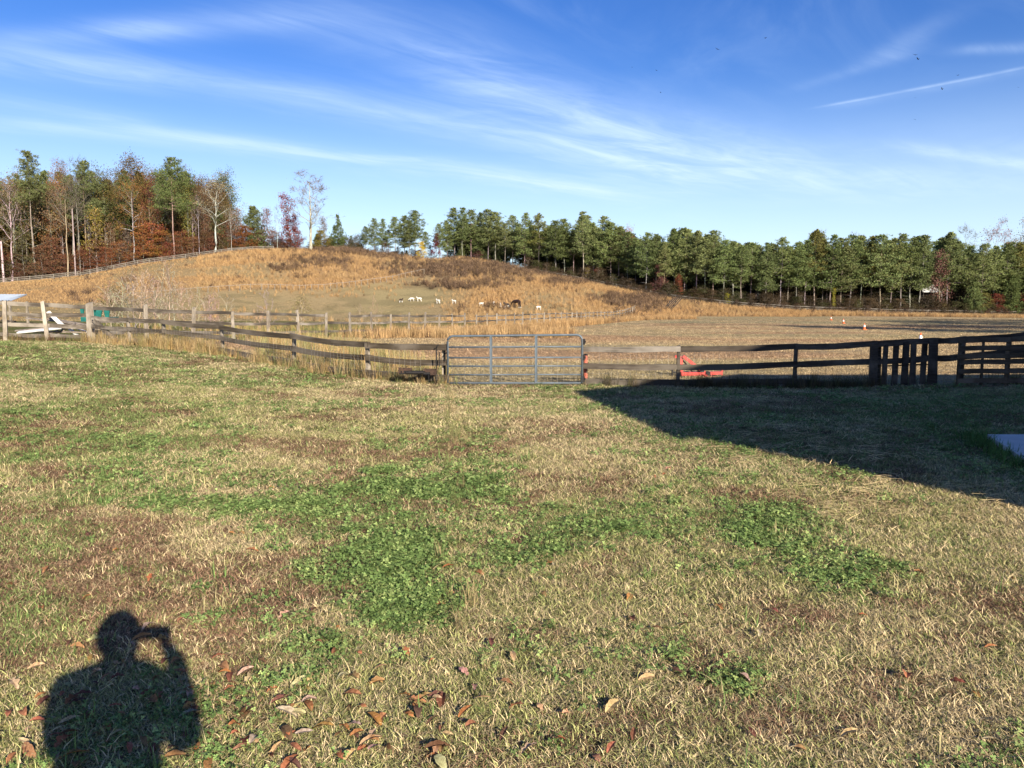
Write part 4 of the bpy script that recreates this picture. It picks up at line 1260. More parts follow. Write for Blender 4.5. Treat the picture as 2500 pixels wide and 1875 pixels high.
# understorey along the fence
UG = 'low rust-leaved trees under the tall woods'
for (px, top, kd, col, lab) in (
    (48, 640, 'under1', (.12, .05, .03), 'dark red brown low tree near the broken trunk'),
    (60, 560, 'under2', (.10, .10, .035), 'olive green young tree below the white-limbed tree'),
    (105, 600, 'under1', BRN, 'brown low tree between the tall pine and rust ones'),
    (128, 575, 'under0', RUST, 'rust brown beech beside the straight bare trunks'),
    (150, 620, 'under1', (.14, .055, .03), 'dark rust low tree under the bare trunks'),
    (90, 660, 'under1', (.10, .095, .03), 'olive bush tree by the fence under the tall pine'),
    (118, 668, 'under1', (.11, .10, .03), 'second olive bush tree by the fence under the tall pine'),
    (205, 600, 'under0', (.20, .065, .03), 'reddish low tree beyond the snapped trunk'),
    (240, 580, 'under0', RUST, 'rust layered beech below the yellow-leaved tree'),
    (262, 600, 'under0', (.22, .07, .028), 'red-brown layered beech beside the peeling trunk'),
    (292, 585, 'under0', (.26, .095, .03), 'bright rust beech between the pale trunks'),
    (312, 560, 'under2', TWIG, 'grey twiggy low tree before the rust beeches'),
    (352, 545, 'under0', (.29, .11, .03), 'orange-rust beech against the forked orange tree'),
    (378, 540, 'under0', (.27, .085, .03), 'bright rust beech close to the large pine'),
    (398, 560, 'under1', (.33, .15, .03), 'golden orange beech close under the large pine'),
    (412, 590, 'under1', (.22, .06, .03), 'small red beech hugging the large pine trunk'),
    (445, 560, 'under0', (.21, .07, .03), 'red-brown beech just past the large pine trunk'),
    (470, 575, 'under0', RUST, 'rust beech below the column tree'),
    (500, 560, 'under2', BRN, 'brown young beech near the sycamore trunk'),
    (512, 580, 'under1', (.17, .06, .035), 'dusky red low tree beside the sycamore trunk'),
    (545, 570, 'under2', (.10, .095, .03), 'olive young tree in the gap beyond the sycamore'),
    (330, 600, 'under1', (.25, .08, .03), 'low rust beech at the forked tree base')):
    tree(kd, px, cr(px, 2 + 3 * random.random()), top, lab, col, BK_GREY, 1.15, cat='tree', group=UG)
# second row and depth of the wood
LW = 'trees deeper in the hill woods'
labs = {'tallpine': 'dark pine standing deeper in the hill woods', 'oak1': 'brown leaved oak standing deeper in the hill woods', 'oak0': 'bronze leaved oak standing deeper in the hill woods', 'bare0': 'bare grey tree standing deeper in the hill woods', 'bare1': 'slim bare tree standing deeper in the hill woods', 'under0': 'rust leaved small tree deeper in the hill woods'}
for i in range(64):
    px = -70 + 630 * (i + random.random()) / 64
    kd = random.choice(['tallpine', 'tallpine', 'oak1', 'oak0', 'bare1', 'bare0', 'under0', 'under0'])
    tp = {'under0': 560}.get(kd, 425) + random.uniform(-12, 45) + (40 if px > 470 else 0)
    c = {'tallpine': GRN(.9), 'oak1': random.choice([OLV, BRN, (.2, .11, .05)]), 'oak0': random.choice([(.14, .095, .035), BRN]), 'bare0': TWIG, 'bare1': TWIG, 'under0': random.choice([RUST, BRN, (.12, .06, .03)])}[kd]
    tree(kd, px, cr(px, 12 + 22 * random.random()), tp, labs[kd], c, random.choice([BK_GREY, (.36, .32, .27), BK_BROWN]), .8, group=LW)

# ---- hilltop trees between the wood and the pine grove
tree('under2', 655, cr(655, 3), 505, 'pinkish bare-twigged tree between the round conifer and the red tree', PINK, BK_GREY, .9)
tree('bare1', 678, cr(678, 2), 500, 'thin white trunk on the hilltop beside the red tree', TWIG, BK_WHITE, .5)
tree('redtree', 708, cr(708, 5), 468, 'crimson leaved tree with crooked top on the hill crest', (.25, .06, .04), BK_DARK, 1.0, rz=0.0)
tree('maple', 722, cr(722, 4), 520, 'lower crimson tree crowding the crooked red tree', (.22, .04, .03), BK_DARK, .85)
tree('maple', 705, cr(705, 3), 565, 'dull red and green low tree under the crimson tree', (.14, .06, .03), BK_DARK, .9)
tree('poplar', 759, cr(759, -1), 413, 'tall lone bare white poplar on the hill crest', (.30, .235, .165), (.40, .37, .32), 1.4, rz=2.2)
tree('under1', 785, cr(785, 2), 560, 'yellow-green leafy small tree under the lone poplar', (.20, .17, .03), BK_GREY, 1.1)
tree('under2', 790, cr(790, 6), 528, 'orange-brown leaved tree between poplar and broad conifer', (.22, .12, .05), BK_GREY, .8)
tree('conifer0', 826, cr(826, 5), 525, 'broad pyramid conifer on the hill crest', GRN(.9), BK_DARK, 1.0)
tree('conifer0', 858, cr(858, 8), 575, 'low conifer beside the broad pyramid conifer', GRN(.9), BK_DARK, 1.2)
tree('conifer1', 776, cr(776, 9), 570, 'dark low conifer behind the poplar', GRN(.8), BK_DARK, 1.2)
tree('under1', 1030, cr(1030, 3), 588, 'bright yellow leaved small tree at the pine grove', (.48, .33, .03), BK_GREY, .75, name='yellow_tree')
tree('maple', 1066, cr(1066, 4), 568, 'dark red leaved cone-shaped tree beside the yellow one', (.15, .028, .032), BK_DARK, .72)
tree('under1', 905, cr(905, 2), 612, 'reddish brown scrub tree at the grove edge', (.13, .05, .035), BK_DARK, 1.0)
# pine grove on the crest
def ORD(i):
    w = ['first', 'second', 'third', 'fourth', 'fifth', 'sixth', 'seventh', 'eighth', 'ninth', 'tenth', 'eleventh', 'twelfth', 'thirteenth', 'fourteenth', 'fifteenth', 'sixteenth', 'seventeenth', 'eighteenth', 'nineteenth', 'twentieth']
    if i < 20: return w[i]
    t = ('twenty', 'thirty', 'forty', 'fifty')[(i + 1) // 10 - 2]
    return t + '-' + w[(i + 1) % 10 - 1] if (i + 1) % 10 else {'thirty': 'thirtieth', 'forty': 'fortieth', 'fifty': 'fiftieth'}[t]
GG = 'pines of the hilltop grove'
for i, (px, top, w) in enumerate(((893, 552, 1), (914, 533, 1.0), (934, 534, .8), (950, 560, 1.1), (966, 529, 1.05), (987, 526, 1), (1000, 540, .9), (1014, 513, 1.1), (1040, 565, .9), (1072, 546, 1), (1092, 538, .9), (1107, 507, 1.1),
                    (1130, 506, 1.1), (1150, 512, 1), (1165, 555, 1), (1191, 511, 1), (1209, 517, 1.1), (1232, 545, .9), (1251, 526, 1), (1281, 520, 1))):
    tree('pine%d' % (i * 4 % 9), px, cr(px, 4 + 5 * random.random()), top, '%s pine of the hilltop grove counting from the broad conifer' % ORD(i), GRN(random.uniform(.95, 1.3)), random.choice([BK_PINE, BK_GREY, (.33, .28, .24)]), w * random.uniform(1.25, 1.6), group=GG)
for i in range(7):
    px = random.choice([900, 930, 990, 1095, 1120, 1180, 1215, 1245]) + random.uniform(-8, 8)
    tree('conifer1', px, cr(px, 8 + 6 * random.random()), 600 + random.uniform(-15, 20), 'low dark conifer among the grove trunks', GRN(.8), BK_DARK, 1.0, group='low conifers in the grove')

# ---- pine plantation along the right
PG = 'pines of the plantation front row'
front = [(1300, 560), (1314, 522), (1336, 555), (1357, 538), (1378, 534), (1400, 560), (1423, 516), (1447, 545), (1471, 529), (1489, 542), (1510, 556), (1531, 566), (1552, 580), (1577, 568), (1600, 571), (1620, 590), (1643, 558), (1670, 561),
         (1700, 564), (1720, 580), (1739, 562), (1765, 585), (1788, 592), (1808, 600), (1830, 592), (1850, 604), (1868, 598), (1886, 596), (1904, 580), (1922, 600), (1943, 590), (1962, 586), (1986, 562), (2006, 582), (2028, 574), (2050, 582),
         (2073, 574), (2098, 578), (2124, 576), (2148, 572), (2172, 582), (2197, 571), (2222, 580), (2244, 575), (2296, 580), (2310, 568), (2332, 590), (2360, 600), (2390, 595), (2420, 600), (2450, 595), (2480, 592), (2510, 590), (2545, 585), (2580, 580)]
for i, (px, top) in enumerate(front):
    yel = px in (1314, 2124, 1986, 2480)
    tree('pine%d' % (i * 5 % 9), px, cr(px, 3.5 + 5 * random.random()), top, '%s pine in the front row of the plantation counting from the hilltop grove' % ORD(i), GRN_Y if yel else GRN(random.uniform(.9, 1.35)), random.choice([BK_PINE, BK_GREY, BK_GREY, (.36, .32, .28)]), random.uniform(1.1, 1.5), group=PG)
PG2 = 'pines in the second rows of the plantation'
for i in range(125):
    px = 1300 + 1290 * (i + random.random()) / 125
    base_top = float(np.interp(px, [q[0] for q in front], [q[1] for q in front]))
    tree('pine%d' % random.randrange(9), px, cr(px, 8 + 17 * random.random()), base_top + random.uniform(-6, 60), 'green pine behind the front row of the plantation', GRN(random.uniform(.75, 1.3)), random.choice([BK_PINE, BK_GREY, (.32, .28, .24)]), random.uniform(1.1, 1.5), group=PG2)
# broadleaf colour in and over the plantation
for (kd, px, dd, top, lab, col, bk, w) in (
    ('oak2', 1531, 22, 547, 'rust-topped tree rising behind the plantation', (.30, .10, .05), BK_GREY, .6),
    ('oak2', 1518, 24, 556, 'second rust-topped tree just behind the plantation', (.28, .11, .06), BK_GREY, .5),
    ('bare0', 1788, 24, 582, 'pinkish bare crown peeping over the plantation', PINK, BK_GREY, .6),
    ('bare0', 1992, 24, 558, 'cream tipped bare crown rising highest over the plantation', (.45, .40, .26), BK_GREY, .5),
    ('bare0', 2088, 24, 562, 'thin pink bare crown over the plantation', PINK, BK_GREY, .5),
    ('bare1', 2345, 24, 545, 'spreading bare grey crown at the plantation corner', (.34, .28, .24), BK_GREY, 1.0),
    ('sycamore', 2420, 22, 528, 'pinkish red thin-leaved tall tree at the plantation corner', (.30, .13, .12), BK_GREY, .9),
    ('oak0', 2500, 24, 530, 'tan bronze oak crown above the plantation corner', (.30, .20, .085), BK_GREY, .8),
    ('oak2', 2465, 14, 575, 'pale grey-brown twiggy tree below the bronze oak', (.28, .22, .16), (.42, .38, .33), .8),
    ('under2', 2290, 3, 610, 'reddish bare-twigged tree among the plantation pines', (.20, .10, .08), BK_GREY, .8),
    ('under0', 1655, 4, 668, 'rust low tree under the plantation pines on the slope', (.22, .075, .04), BK_GREY, .6),
    ('under1', 1612, 4, 640, 'faded rose low tree under the plantation pines', (.18, .09, .07), BK_GREY, .6),
    ('under1', 1692, 3, 712, 'yellow-green bush by the slope fence', (.24, .22, .03), BK_GREY, .9),
    ('under1', 1775, 3, 714, 'bright lime-yellow bush by the slope fence', (.28, .26, .03), BK_GREY, .7),
    ('under1', 1433, 4, 652, 'small yellow leaved tree at the slope plantation edge', (.33, .27, .03), BK_GREY, .6),
    ('under1', 1455, 4, 655, 'maroon small tree beside the small yellow tree', MAROON, BK_DARK, .6),
    ('column', 2034, 2, 700, 'thin yellow vine-clad sapling before the dark trunks', (.33, .28, .03), BK_GREY, .9),
    ('bush0', 2095, 2, 728, 'olive green bush at the plantation foot', (.12, .12, .035), BK_GREY, 1.0),
    ('bush0', 2165, 2, 735, 'wide brownish green bush at the plantation foot', (.11, .10, .04), BK_GREY, 1.6),
    ('bush0', 2230, 2, 738, 'second wide brownish bush at the plantation foot', (.12, .10, .045), BK_GREY, 1.6),
    ('bush0', 2303, 2, 738, 'yellowish bush at the plantation foot under the white roof', (.16, .14, .03), BK_GREY, 1.0),
    ('under1', 2400, 3, 712, 'green leafy small tree at the plantation corner', GRN_Y, BK_GREY, 1.0),
    ('under1', 2432, 3, 715, 'dull red low tree at the plantation corner', (.18, .06, .035), BK_GREY, 1.0),
    ('under1', 2495, 3, 712, 'crimson low tree in the darkest plantation corner', (.20, .025, .025), BK_DARK, .9),
    ('conifer1', 2375, 3, 680, 'dense low green conifer at the plantation corner', GRN(1.1), BK_DARK, .9),
    ('conifer1', 2465, 3, 670, 'dense dark conifer in the plantation corner', GRN(1.0), BK_DARK, 1.0),
    ('conifer1', 2525, 2, 660, 'dense dark conifer at the plantation end', GRN(1.0), BK_DARK, 1.1)):
    tree(kd, px, cr(px, dd), top, lab, col, bk, w)

# ---- sapling thicket behind the paddock fence
SG = 'bare saplings of the thicket behind the paddock fence'
for (kd, px, D, top, w, lab) in (
    ('sapling0', 415, 47, 618, 1.0, 'tallest bare sapling of the thicket'),
    ('sapling0', 428, 52, 640, .9, 'slim bare sapling close beside the tallest one'),
    ('sapling1', 378, 45, 668, 1.0, 'bare sapling with a pale straight stem'),
    ('sapling1', 300, 42, 672, 1.2, 'spreading bare sapling at the green bush'),
    ('sapling2', 330, 44, 660, 1.3, 'many-stemmed bare sapling in the thicket middle'),
    ('sapling0', 352, 48, 655, 1.0, 'bare sapling standing behind the many-stemmed one'),
    ('sapling1', 395, 50, 640, 1.1, 'leaning bare sapling under the tallest one'),
    ('sapling2', 270, 44, 690, 1.3, 'low twiggy sapling at the thicket end'),
    ('sapling1', 450, 46, 690, 1.1, 'slanting bare sapling past the tallest one'),
    ('sapling2', 500, 44, 712, 1.3, 'low spreading bare sapling before the green pasture'),
    ('sapling1', 530, 46, 705, .9, 'thin pale bare sapling among slanting stems'),
    ('sapling2', 555, 46, 715, 1.0, 'small bare sapling at the thicket far end'),
    ('sapling0', 312, 46, 645, 1.1, 'bare sapling rising behind the spreading one'),
    ('sapling0', 340, 41, 660, 1.0, 'slim bare sapling before the many-stemmed one'),
    ('sapling1', 366, 43, 650, 1.2, 'wide bare sapling left of the pale straight stem'),
    ('sapling0', 392, 44, 690, 1.0, 'short bare sapling right of the pale straight stem'),
    ('sapling1', 470, 43, 700, 1.2, 'slanting bare sapling with crossing stems over the rails'),
    ('sapling0', 485, 49, 690, .9, 'thin upright bare sapling amid the slanting stems'),
    ('sapling1', 515, 42, 715, 1.0, 'short slanting bare sapling close to the rails'),
    ('sapling0', 260, 47, 680, 1.0, 'bare sapling at the very start of the thicket'),
    ('sapling1', 655, 46, 700, .9, 'thin pale sapling near the brownish bush'),
    ('sapling0', 918, 62, 715, .9, 'bare forked sapling alone in the pasture near the goats'),
    ('sapling2', 880, 58, 740, 1.3, 'low twiggy sapling beside the forked one'),
    ('sapling2', 640, 40, 745, 1.2, 'low twiggy brush behind the paddock rails'),
    ('bush0', 285, 50, 690, 1.3, 'olive-brown bush at the beginning of the thicket'),
    ('bush0', 735, 72, 716, 1.1, 'brown bush with green tips in the pasture')):
    c = (.36, .28, .18) if kd != 'bush0' else ((.20, .16, .07) if px < 500 else (.27, .21, .10))
    tree(kd, px, D, top, lab, c, (.46, .38, .29), w, group=SG if kd[0] == 's' else None, cat='sapling' if kd[0] == 's' else 'bush', sink=.05)

# ---- trees beyond the field's edge, outside the picture, whose shadows cross the far field
for i in range(15):
    x = 50 + 2.7 * i + random.uniform(-2, 2); y = 35 + 4.4 * i + random.uniform(-2, 2)
    z = T(x, y)
    me_t, me_c, H_ = ARCH['tallpine' if i % 2 else 'oak1']
    e = empty('field_edge_tree', (x, y, z), i, 'tall tree beside the far field beyond the barn', 'tree', 'trees beside the far field')
    s = random.uniform(14, 20) / H_
    e.scale = (s * 1.25, s * 1.25, s)
    o = mesh_obj('trunk', me_t, e); o.color = (*BK_GREY, 1)
    o = mesh_obj('crown', me_c, e); o.color = (*GRN(1), 1)

# white shed roof glimpsed between the pines
D = cr(2262, 6.0); u = D / F0
q = atD(2265, D)
p = empty('shed', q, 0, 'white roofed shed half hidden between the plantation pines', 'shed')
za, zb = z_at(694, D) - q[2], z_at(712, D) - q[2]
b = MB(); hw = 22 * u
b.add([(-hw, -1.2, zb), (hw, -1.2, zb), (hw * .95, 1.6, za), (-hw * .7, 1.6, za), (-hw, -1.2, zb - .15), (hw, -1.2, zb - .15), (hw * .95, 1.6, za - .15), (-hw * .7, 1.6, za - .15)],
      [(0, 1, 2, 3), (7, 6, 5, 4), (0, 4, 5, 1), (1, 5, 6, 2), (2, 6, 7, 3), (3, 7, 4, 0)])
b.obj('roof', M_WHITE, p)
b = MB(); b.box((0, .9, zb / 2 - .15), (2 * hw * .9, .12, zb - .1)); b.obj('wall', M_DARKB, p)
for x in (-hw * .9, hw * .9):
    b = MB(); b.box((0, 0, zb / 2 - .1), (.15, .15, zb)); b.obj('post', M_DARKB, p, loc=(x, -1.1, 0))

# ------------------------------------------------------------------ scattered growth (what nobody could count)
def scatter(name, pts, rz, tilt, scl, idx, col, sources, label, cat):
    """one object: a cloud of points that carries small plants"""
    n = len(pts)
    me = bpy.data.meshes.new(name)
    me.vertices.add(n)
    me.vertices.foreach_set('co', np.asarray(pts, np.float32).ravel())
    a = me.attributes.new('rot', 'FLOAT_VECTOR', 'POINT')
    rot = np.zeros((n, 3), np.float32); rot[:, 0] = tilt * rng.normal(0, 1, n); rot[:, 1] = tilt * rng.normal(0, 1, n); rot[:, 2] = rz
    a.data.foreach_set('vector', rot.ravel())
    a = me.attributes.new('scl', 'FLOAT_VECTOR', 'POINT')
    scl = np.asarray(scl, np.float32)
    if scl.ndim == 1: scl = np.stack([scl, scl, scl], -1)
    a.data.foreach_set('vector', scl.ravel())
    a = me.attributes.new('idx', 'INT', 'POINT'); a.data.foreach_set('value', np.asarray(idx, np.int32))
    a = me.attributes.new('col', 'FLOAT_COLOR', 'POINT')
    c4 = np.ones((n, 4), np.float32); c4[:, :3] = col
    a.data.foreach_set('color', c4.ravel())
    col_ = bpy.data.collections.new(name + '_sources')
    for k, m_ in enumerate(sources):
        col_.objects.link(bpy.data.objects.new('%s_source_%02d' % (name, k), m_))
    o = mesh_obj(name, me)
    ng = bpy.data.node_groups.new(name + '_scatter', 'GeometryNodeTree')
    ng.interface.new_socket('Geometry', in_out='INPUT', socket_type='NodeSocketGeometry')
    ng.interface.new_socket('Geometry', in_out='OUTPUT', socket_type='NodeSocketGeometry')
    N = ng.nodes
    gi, go = N.new('NodeGroupInput'), N.new('NodeGroupOutput')
    ci = N.new('GeometryNodeCollectionInfo'); ci.inputs[0].default_value = col_
    ci.inputs['Separate Children'].default_value = True; ci.inputs['Reset Children'].default_value = True
    ip = N.new('GeometryNodeInstanceOnPoints'); ip.inputs['Pick Instance'].default_value = True
    def named(nm, typ):
        q = N.new('GeometryNodeInputNamedAttribute'); q.data_type = typ; q.inputs[0].default_value = nm
        return q.outputs[0]
    L = ng.links.new
    L(gi.outputs[0], ip.inputs['Points']); L(ci.outputs[0], ip.inputs['Instance'])
    L(named('idx', 'INT'), ip.inputs['Instance Index'])
    e2r = N.new('FunctionNodeEulerToRotation'); L(named('rot', 'FLOAT_VECTOR'), e2r.inputs[0]); L(e2r.outputs[0], ip.inputs['Rotation'])
    L(named('scl', 'FLOAT_VECTOR'), ip.inputs['Scale'])
    L(ip.outputs[0], go.inputs[0])
    md = o.modifiers.new('scatter', 'NODES'); md.node_group = ng
    return tag(o, label, cat, None, 'stuff')
def tuft_mesh(r, n, rad, hmin, hmax, w, lean, curl=.5, mat=None, segs=2, name='tuft', stiff=0.0):
    b = MB()
    for _ in range(n):
        a = r.random() * 6.283; q = rad * math.sqrt(r.random())
        p = Vector((q * math.cos(a), q * math.sin(a), -.006))
        a2 = r.random() * 6.283
        d = Vector((math.cos(a2), math.sin(a2), 0)); sd = Vector((-d.y, d.x, 0))
        h = hmin + (hmax - hmin) * r.random()
        le = ((1.15 if lean > 1.4 else .45) + (.35 if lean > 1.4 else 1.0) * r.random() if lean > 1 else abs(r.normal(0, lean))) + stiff * q / max(rad, 1e-6)
        vs = []; bow = r.normal(0, .45) if lean > 1 else 0.0
        for k in range(segs + 1):
            s = k / segs
            o = d * (h * math.sin(min(1.5, le)) * s ** (1 + curl)) + sd * (bow * h * s * s) + Vector((0, 0, h * math.cos(min(1.5, le * (.5 + .5 * s))) * s))
            if k < segs:
                ww = w * (1 - .55 * s) * .5
                vs += [p + o - sd * ww, p + o + sd * ww]
            else: vs.append(p + o)
        fs = [(2 * k, 2 * k + 1, 2 * k + 3, 2 * k + 2) for k in range(segs - 1)] + [(2 * segs - 2, 2 * segs - 1, 2 * segs)]
        b.add(vs, fs, float(r.random()))
    return b.mesh(name, mat or M_BLADE)
def clover_mesh(r, n, rad, mat):
    b = MB()
    for _ in range(n):
        a = r.random() * 6.283; q = rad * math.sqrt(r.random())
        c = Vector((q * math.cos(a), q * math.sin(a), .012 + .03 * r.random()))
        nrm = Vector((r.normal(0, .6), r.normal(-.25, .6), 1)).normalized()
        u = nrm.cross(Vector((math.cos(a), math.sin(a), .1))).normalized(); v = nrm.cross(u)
        s = .0038 + .003 * r.random(); t0 = r.random() * 6
        av = float(r.random())
        for k in range(3):
            t = t0 + k * 2.094
            d = u * math.cos(t) + v * math.sin(t); e = u * -math.sin(t) + v * math.cos(t)
            b.add([c, c + d * s * .8 - e * s * .75, c + d * s * 1.6 - e * s * .35, c + d * s * 1.6 + e * s * .35, c + d * s * .8 + e * s * .75], [(0, 1, 2, 3, 4)], av)
    return b.mesh('clover', mat)
def straw_mesh(r, n, rad, mat):
    b = MB()
    for _ in range(n):
        a = r.normal(0, .7); L = .06 + .16 * r.random()
        p = Vector((r.normal(0, rad), r.normal(0, rad), .012 + .02 * r.random())); d = Vector((math.cos(a), math.sin(a), r.normal(0, .05)))
        sd = Vector((-d.y, d.x, .3)).normalized() * .0016
        m_ = p + d * L * .5 + Vector((0, 0, .004))
        b.add([p - sd, p + sd, m_ + sd, m_ - sd, p + d * L + sd * .5, p + d * L - sd * .5], [(0, 1, 2, 3), (3, 2, 4, 5)], float(r.random()))
    return b.mesh('straw', mat)
gr_ = np.random.default_rng(55)
SRC = []
for k in range(4): SRC.append(tuft_mesh(gr_, 18, .06, .016, .052, .0040, 1.25, .7, None, 3))      # 0-3 short dry mown
for k in range(3): SRC.append(tuft_mesh(gr_, 16, .055, .016, .042, .0042, 1.1))         # 4-6 green lawn grass
for k in range(3): SRC.append(clover_mesh(gr_, 22, .065, M_CLOVER))                    # 7-9 clover
for k in range(2): SRC.append(tuft_mesh(gr_, 18, .06, .018, .05, .0036, 1.5, .2))          # 10-11 flat brown thatch
for k in range(2): SRC.append(tuft_mesh(gr_, 12, .04, .05, .13, .0042, 1.0, .8, None, 3))  # 12-13 coarse tall tussock
SRC.append(straw_mesh(gr_, 12, .09, M_BLADE))                                         # 14 loose straw
def sample(d0, d1, per_m2, tmax=.86, ymin=None):
    n = int(tmax * (d1 * d1 - d0 * d0) * per_m2)
    y = np.sqrt(rng.uniform(d0 * d0, d1 * d1, n)); t = rng.uniform(-tmax, tmax, n)
    return t * y, y
P_, RZ, SC_, IX, CL = [], [], [], [], []
def off_slab(x, y):
    return ~((x > SLAB[1][0] + (y - SLAB[1][1]) * (SLAB[0][0] - SLAB[1][0]) / (SLAB[0][1] - SLAB[1][1])) & (y < SLAB[0][1]))
for d0, d1, dens, sc in ((1.6, 4.0, 2100, .95), (4.0, 6.5, 1400, 1.05), (6.5, 10, 780, 1.3), (10, 16, 320, 1.7), (16, 30, 110, 2.3)):
    x, y = sample(d0, d1, dens, 1.12)
    Z = zones(x, y)
    keep = Z['yard'] & off_slab(x, y)
    x, y = x[keep], y[keep]; Z = {k: v[keep] for k, v in Z.items()}
    n = len(x); r1 = rng.random(n); r2 = rng.random(n)
    c = np.empty((n, 3)); ix = rng.integers(0, 4, n); s = sc * rng.uniform(.75, 1.25, n)
    mixo = sstep(.40, .66, Z['n2']) * .42 + .14
    c[:] = np.array((.545, .43, .24)) * rng.uniform(.6, 1.25, (n, 1))
    ol = r1 < mixo; c[ol] = np.array((.33, .325, .125)) * rng.uniform(.7, 1.25, (ol.sum(), 1))
    br = r2 < Z['brown'] * .8
    c[br] = np.array((.27, .165, .10)) * rng.uniform(.6, 1.3, (br.sum(), 1)); ix[br & (r1 < .75)] = rng.integers(10, 12, (br & (r1 < .75)).sum())
    mt = (rng.random(n) < .38) & (ix < 4); ix[mt] = rng.integers(10, 12, mt.sum())
    gr = rng.random(n) < np.maximum(Z['green'] * .8, Z['clover'] * .62)
    c[gr] = np.array((.20, .255, .085)) * rng.uniform(.7, 1.3, (gr.sum(), 1)); ix[gr] = rng.integers(4, 7, gr.sum())
    cv = rng.random(n) < np.clip(Z['clover'] ** 1.5 * (.10 + .55 * sstep(.34, .66, Z['n3'])) + .06 * sstep(.45, .6, Z['n1']), 0, 1)
    c[cv] = np.where(rng.random((cv.sum(), 1)) < .7, np.array((.145, .215, .066)), np.array((.26, .325, .11))) * rng.uniform(.75, 1.3, (cv.sum(), 1)); ix[cv] = rng.integers(7, 10, cv.sum())
    lone = (~cv) & (~gr) & (rng.random(n) < .06); c[lone] = np.array((.12, .17, .045)); ix[lone] = rng.integers(4, 7, lone.sum())
    tus = (rng.random(n) < .003 + .012 * (Z['px'] < 500) * (Z['n1'] > .5)) & (y < 9) & (~cv)
    ix[tus] = rng.integers(12, 14, tus.sum()); c[tus] = np.where(rng.random((tus.sum(), 1)) < .6, np.array((.11, .17, .05)), np.array((.36, .31, .15)))
    st = (rng.random(n) < .022) & (ell(Z['px'], Z['py'], [(2150, 1230, 330, 60, 1), (2000, 1090, 300, 60, .9)]) > .3)
    ix[st] = 14; c[st] = np.array((.50, .38, .19)) * rng.uniform(.7, 1.2, (st.sum(), 1))
    s = np.column_stack([s, s, s * np.interp(y, [2, 6, 10, 30], [1, 1, .85, .55])])
    P_.append(np.column_stack([x, y, Z['z']])); RZ.append(rng.uniform(0, 6.28, n)); SC_.append(s); IX.append(ix); CL.append(c)
def gz_at(P):
    """follow the real ground sheet, with its small unevenness"""
    x, y = P[:, 0], P[:, 1]
    d = np.hypot(x, y)
    P[:, 2] = terrain(x, y) + np.where(d < 60, .025 * (fbm(x, y, .9, 71) - .5), .12 * (fbm(x, y, .25, 72) - .5) * (d > 90))
    return P
scatter('lawn_grass', gz_at(np.vstack(P_)), np.concatenate(RZ), .08, np.vstack(SC_), np.concatenate(IX), np.vstack(CL), SRC, 'mown autumn lawn of tan grass with green clover patches', 'grass')

# tall green blades round the slab corner
q0, q1 = np.array(SLAB[0]), np.array(SLAB[1])
n = 110; u = rng.uniform(-.1, 1.2, n)[:, None]
P = np.column_stack([q0 + (q1 - q0) * u + np.column_stack([rng.normal(-.16, .09, n), rng.normal(0, .1, n)]), np.zeros(n)])
scatter('slab_grass', gz_at(P), rng.uniform(0, 6.28, n), .1, rng.uniform(1.0, 2.1, n), rng.integers(0, 2, n), np.array((.07, .125, .035)) * rng.uniform(.7, 1.3, (n, 1)), SRC[12:14], 'long green grass along the edge of the concrete slab', 'grass')

# far field: short tufts
x, y = [], []
for d0, d1, dens in ((17, 30, 50), (30, 50, 16), (50, 80, 4.5), (80, 135, 1.6)):
    a, c = sample(d0, d1, dens); x.append(a); y.append(c)
x, y = np.concatenate(x), np.concatenate(y)
c, Z = ground_colour(x, y)
k = (~Z['yard']) & (Z['orange'] < .5) & (Z['dark'] < .4) & (Z['field'] | Z['hill'])
x, y, c = x[k], y[k], c[k]; n = len(x)
P = np.column_stack([x, y, np.zeros(n)])
sc = np.interp(y, [17, 30, 60, 140], [1.8, 2.6, 4.0, 6.0]) * rng.uniform(.7, 1.3, n)
scl = np.column_stack([sc, sc, sc * np.interp(y, [17, 60, 140], [.8, .6, .5])])
c = c * 1.15 * rng.uniform(.65, 1.35, (n, 1)) + np.array((.03, .02, .008))
scatter('field_grass', gz_at(P), rng.uniform(0, 6.28, n), .05, scl, rng.integers(0, 4, n), c, SRC[:4], 'short dry grass over the field and the pasture', 'grass')

# tall broomsedge on the hill, along the paddock fence and round the field
BS = [tuft_mesh(gr_, 26, .22, .45, .95, .022, .30, .6, M_STALK, 2, 'broomsedge', .15) for k in range(4)]
x, y = [], []
for d0, d1, dens in ((40, 90, 2.6), (90, 212, 2.2)):
    a, c = sample(d0, d1, dens, .80); x.append(a); y.append(c)
x, y = np.concatenate(x), np.concatenate(y)
Z = zones(x, y)
k = (rng.random(len(x)) < Z['orange'] * (1 - .8 * Z['dark'])) & (y < np.interp(Z['px'], CRX, CRD) + 3) & (~Z['yard'])
x, y = x[k], y[k]; n = len(x); px_ = Z['px'][k]
P = np.column_stack([x, y, np.zeros(n)])
tone = fbm(x, y, .12, 81)[:, None]
c = (np.array((.47, .285, .125)) * (1 - tone) + np.array((.44, .31, .155)) * tone) * rng.uniform(.75, 1.25, (n, 1))
brn = rng.random(n) < .07; c[brn] = np.array((.20, .125, .07)) * rng.uniform(.7, 1.2, (brn.sum(), 1))
s = rng.uniform(.6, 1.05, n) * np.interp(y, [40, 90, 200], [1.0, 1.0, 1.15])
s *= np.where(px_ < 480, .55, 1.0)
scatter('broomsedge', gz_at(P), rng.uniform(0, 6.28, n), .06, s, rng.integers(0, 4, n), c, BS, 'tall orange broomsedge grass over the hill and round the field', 'grass')

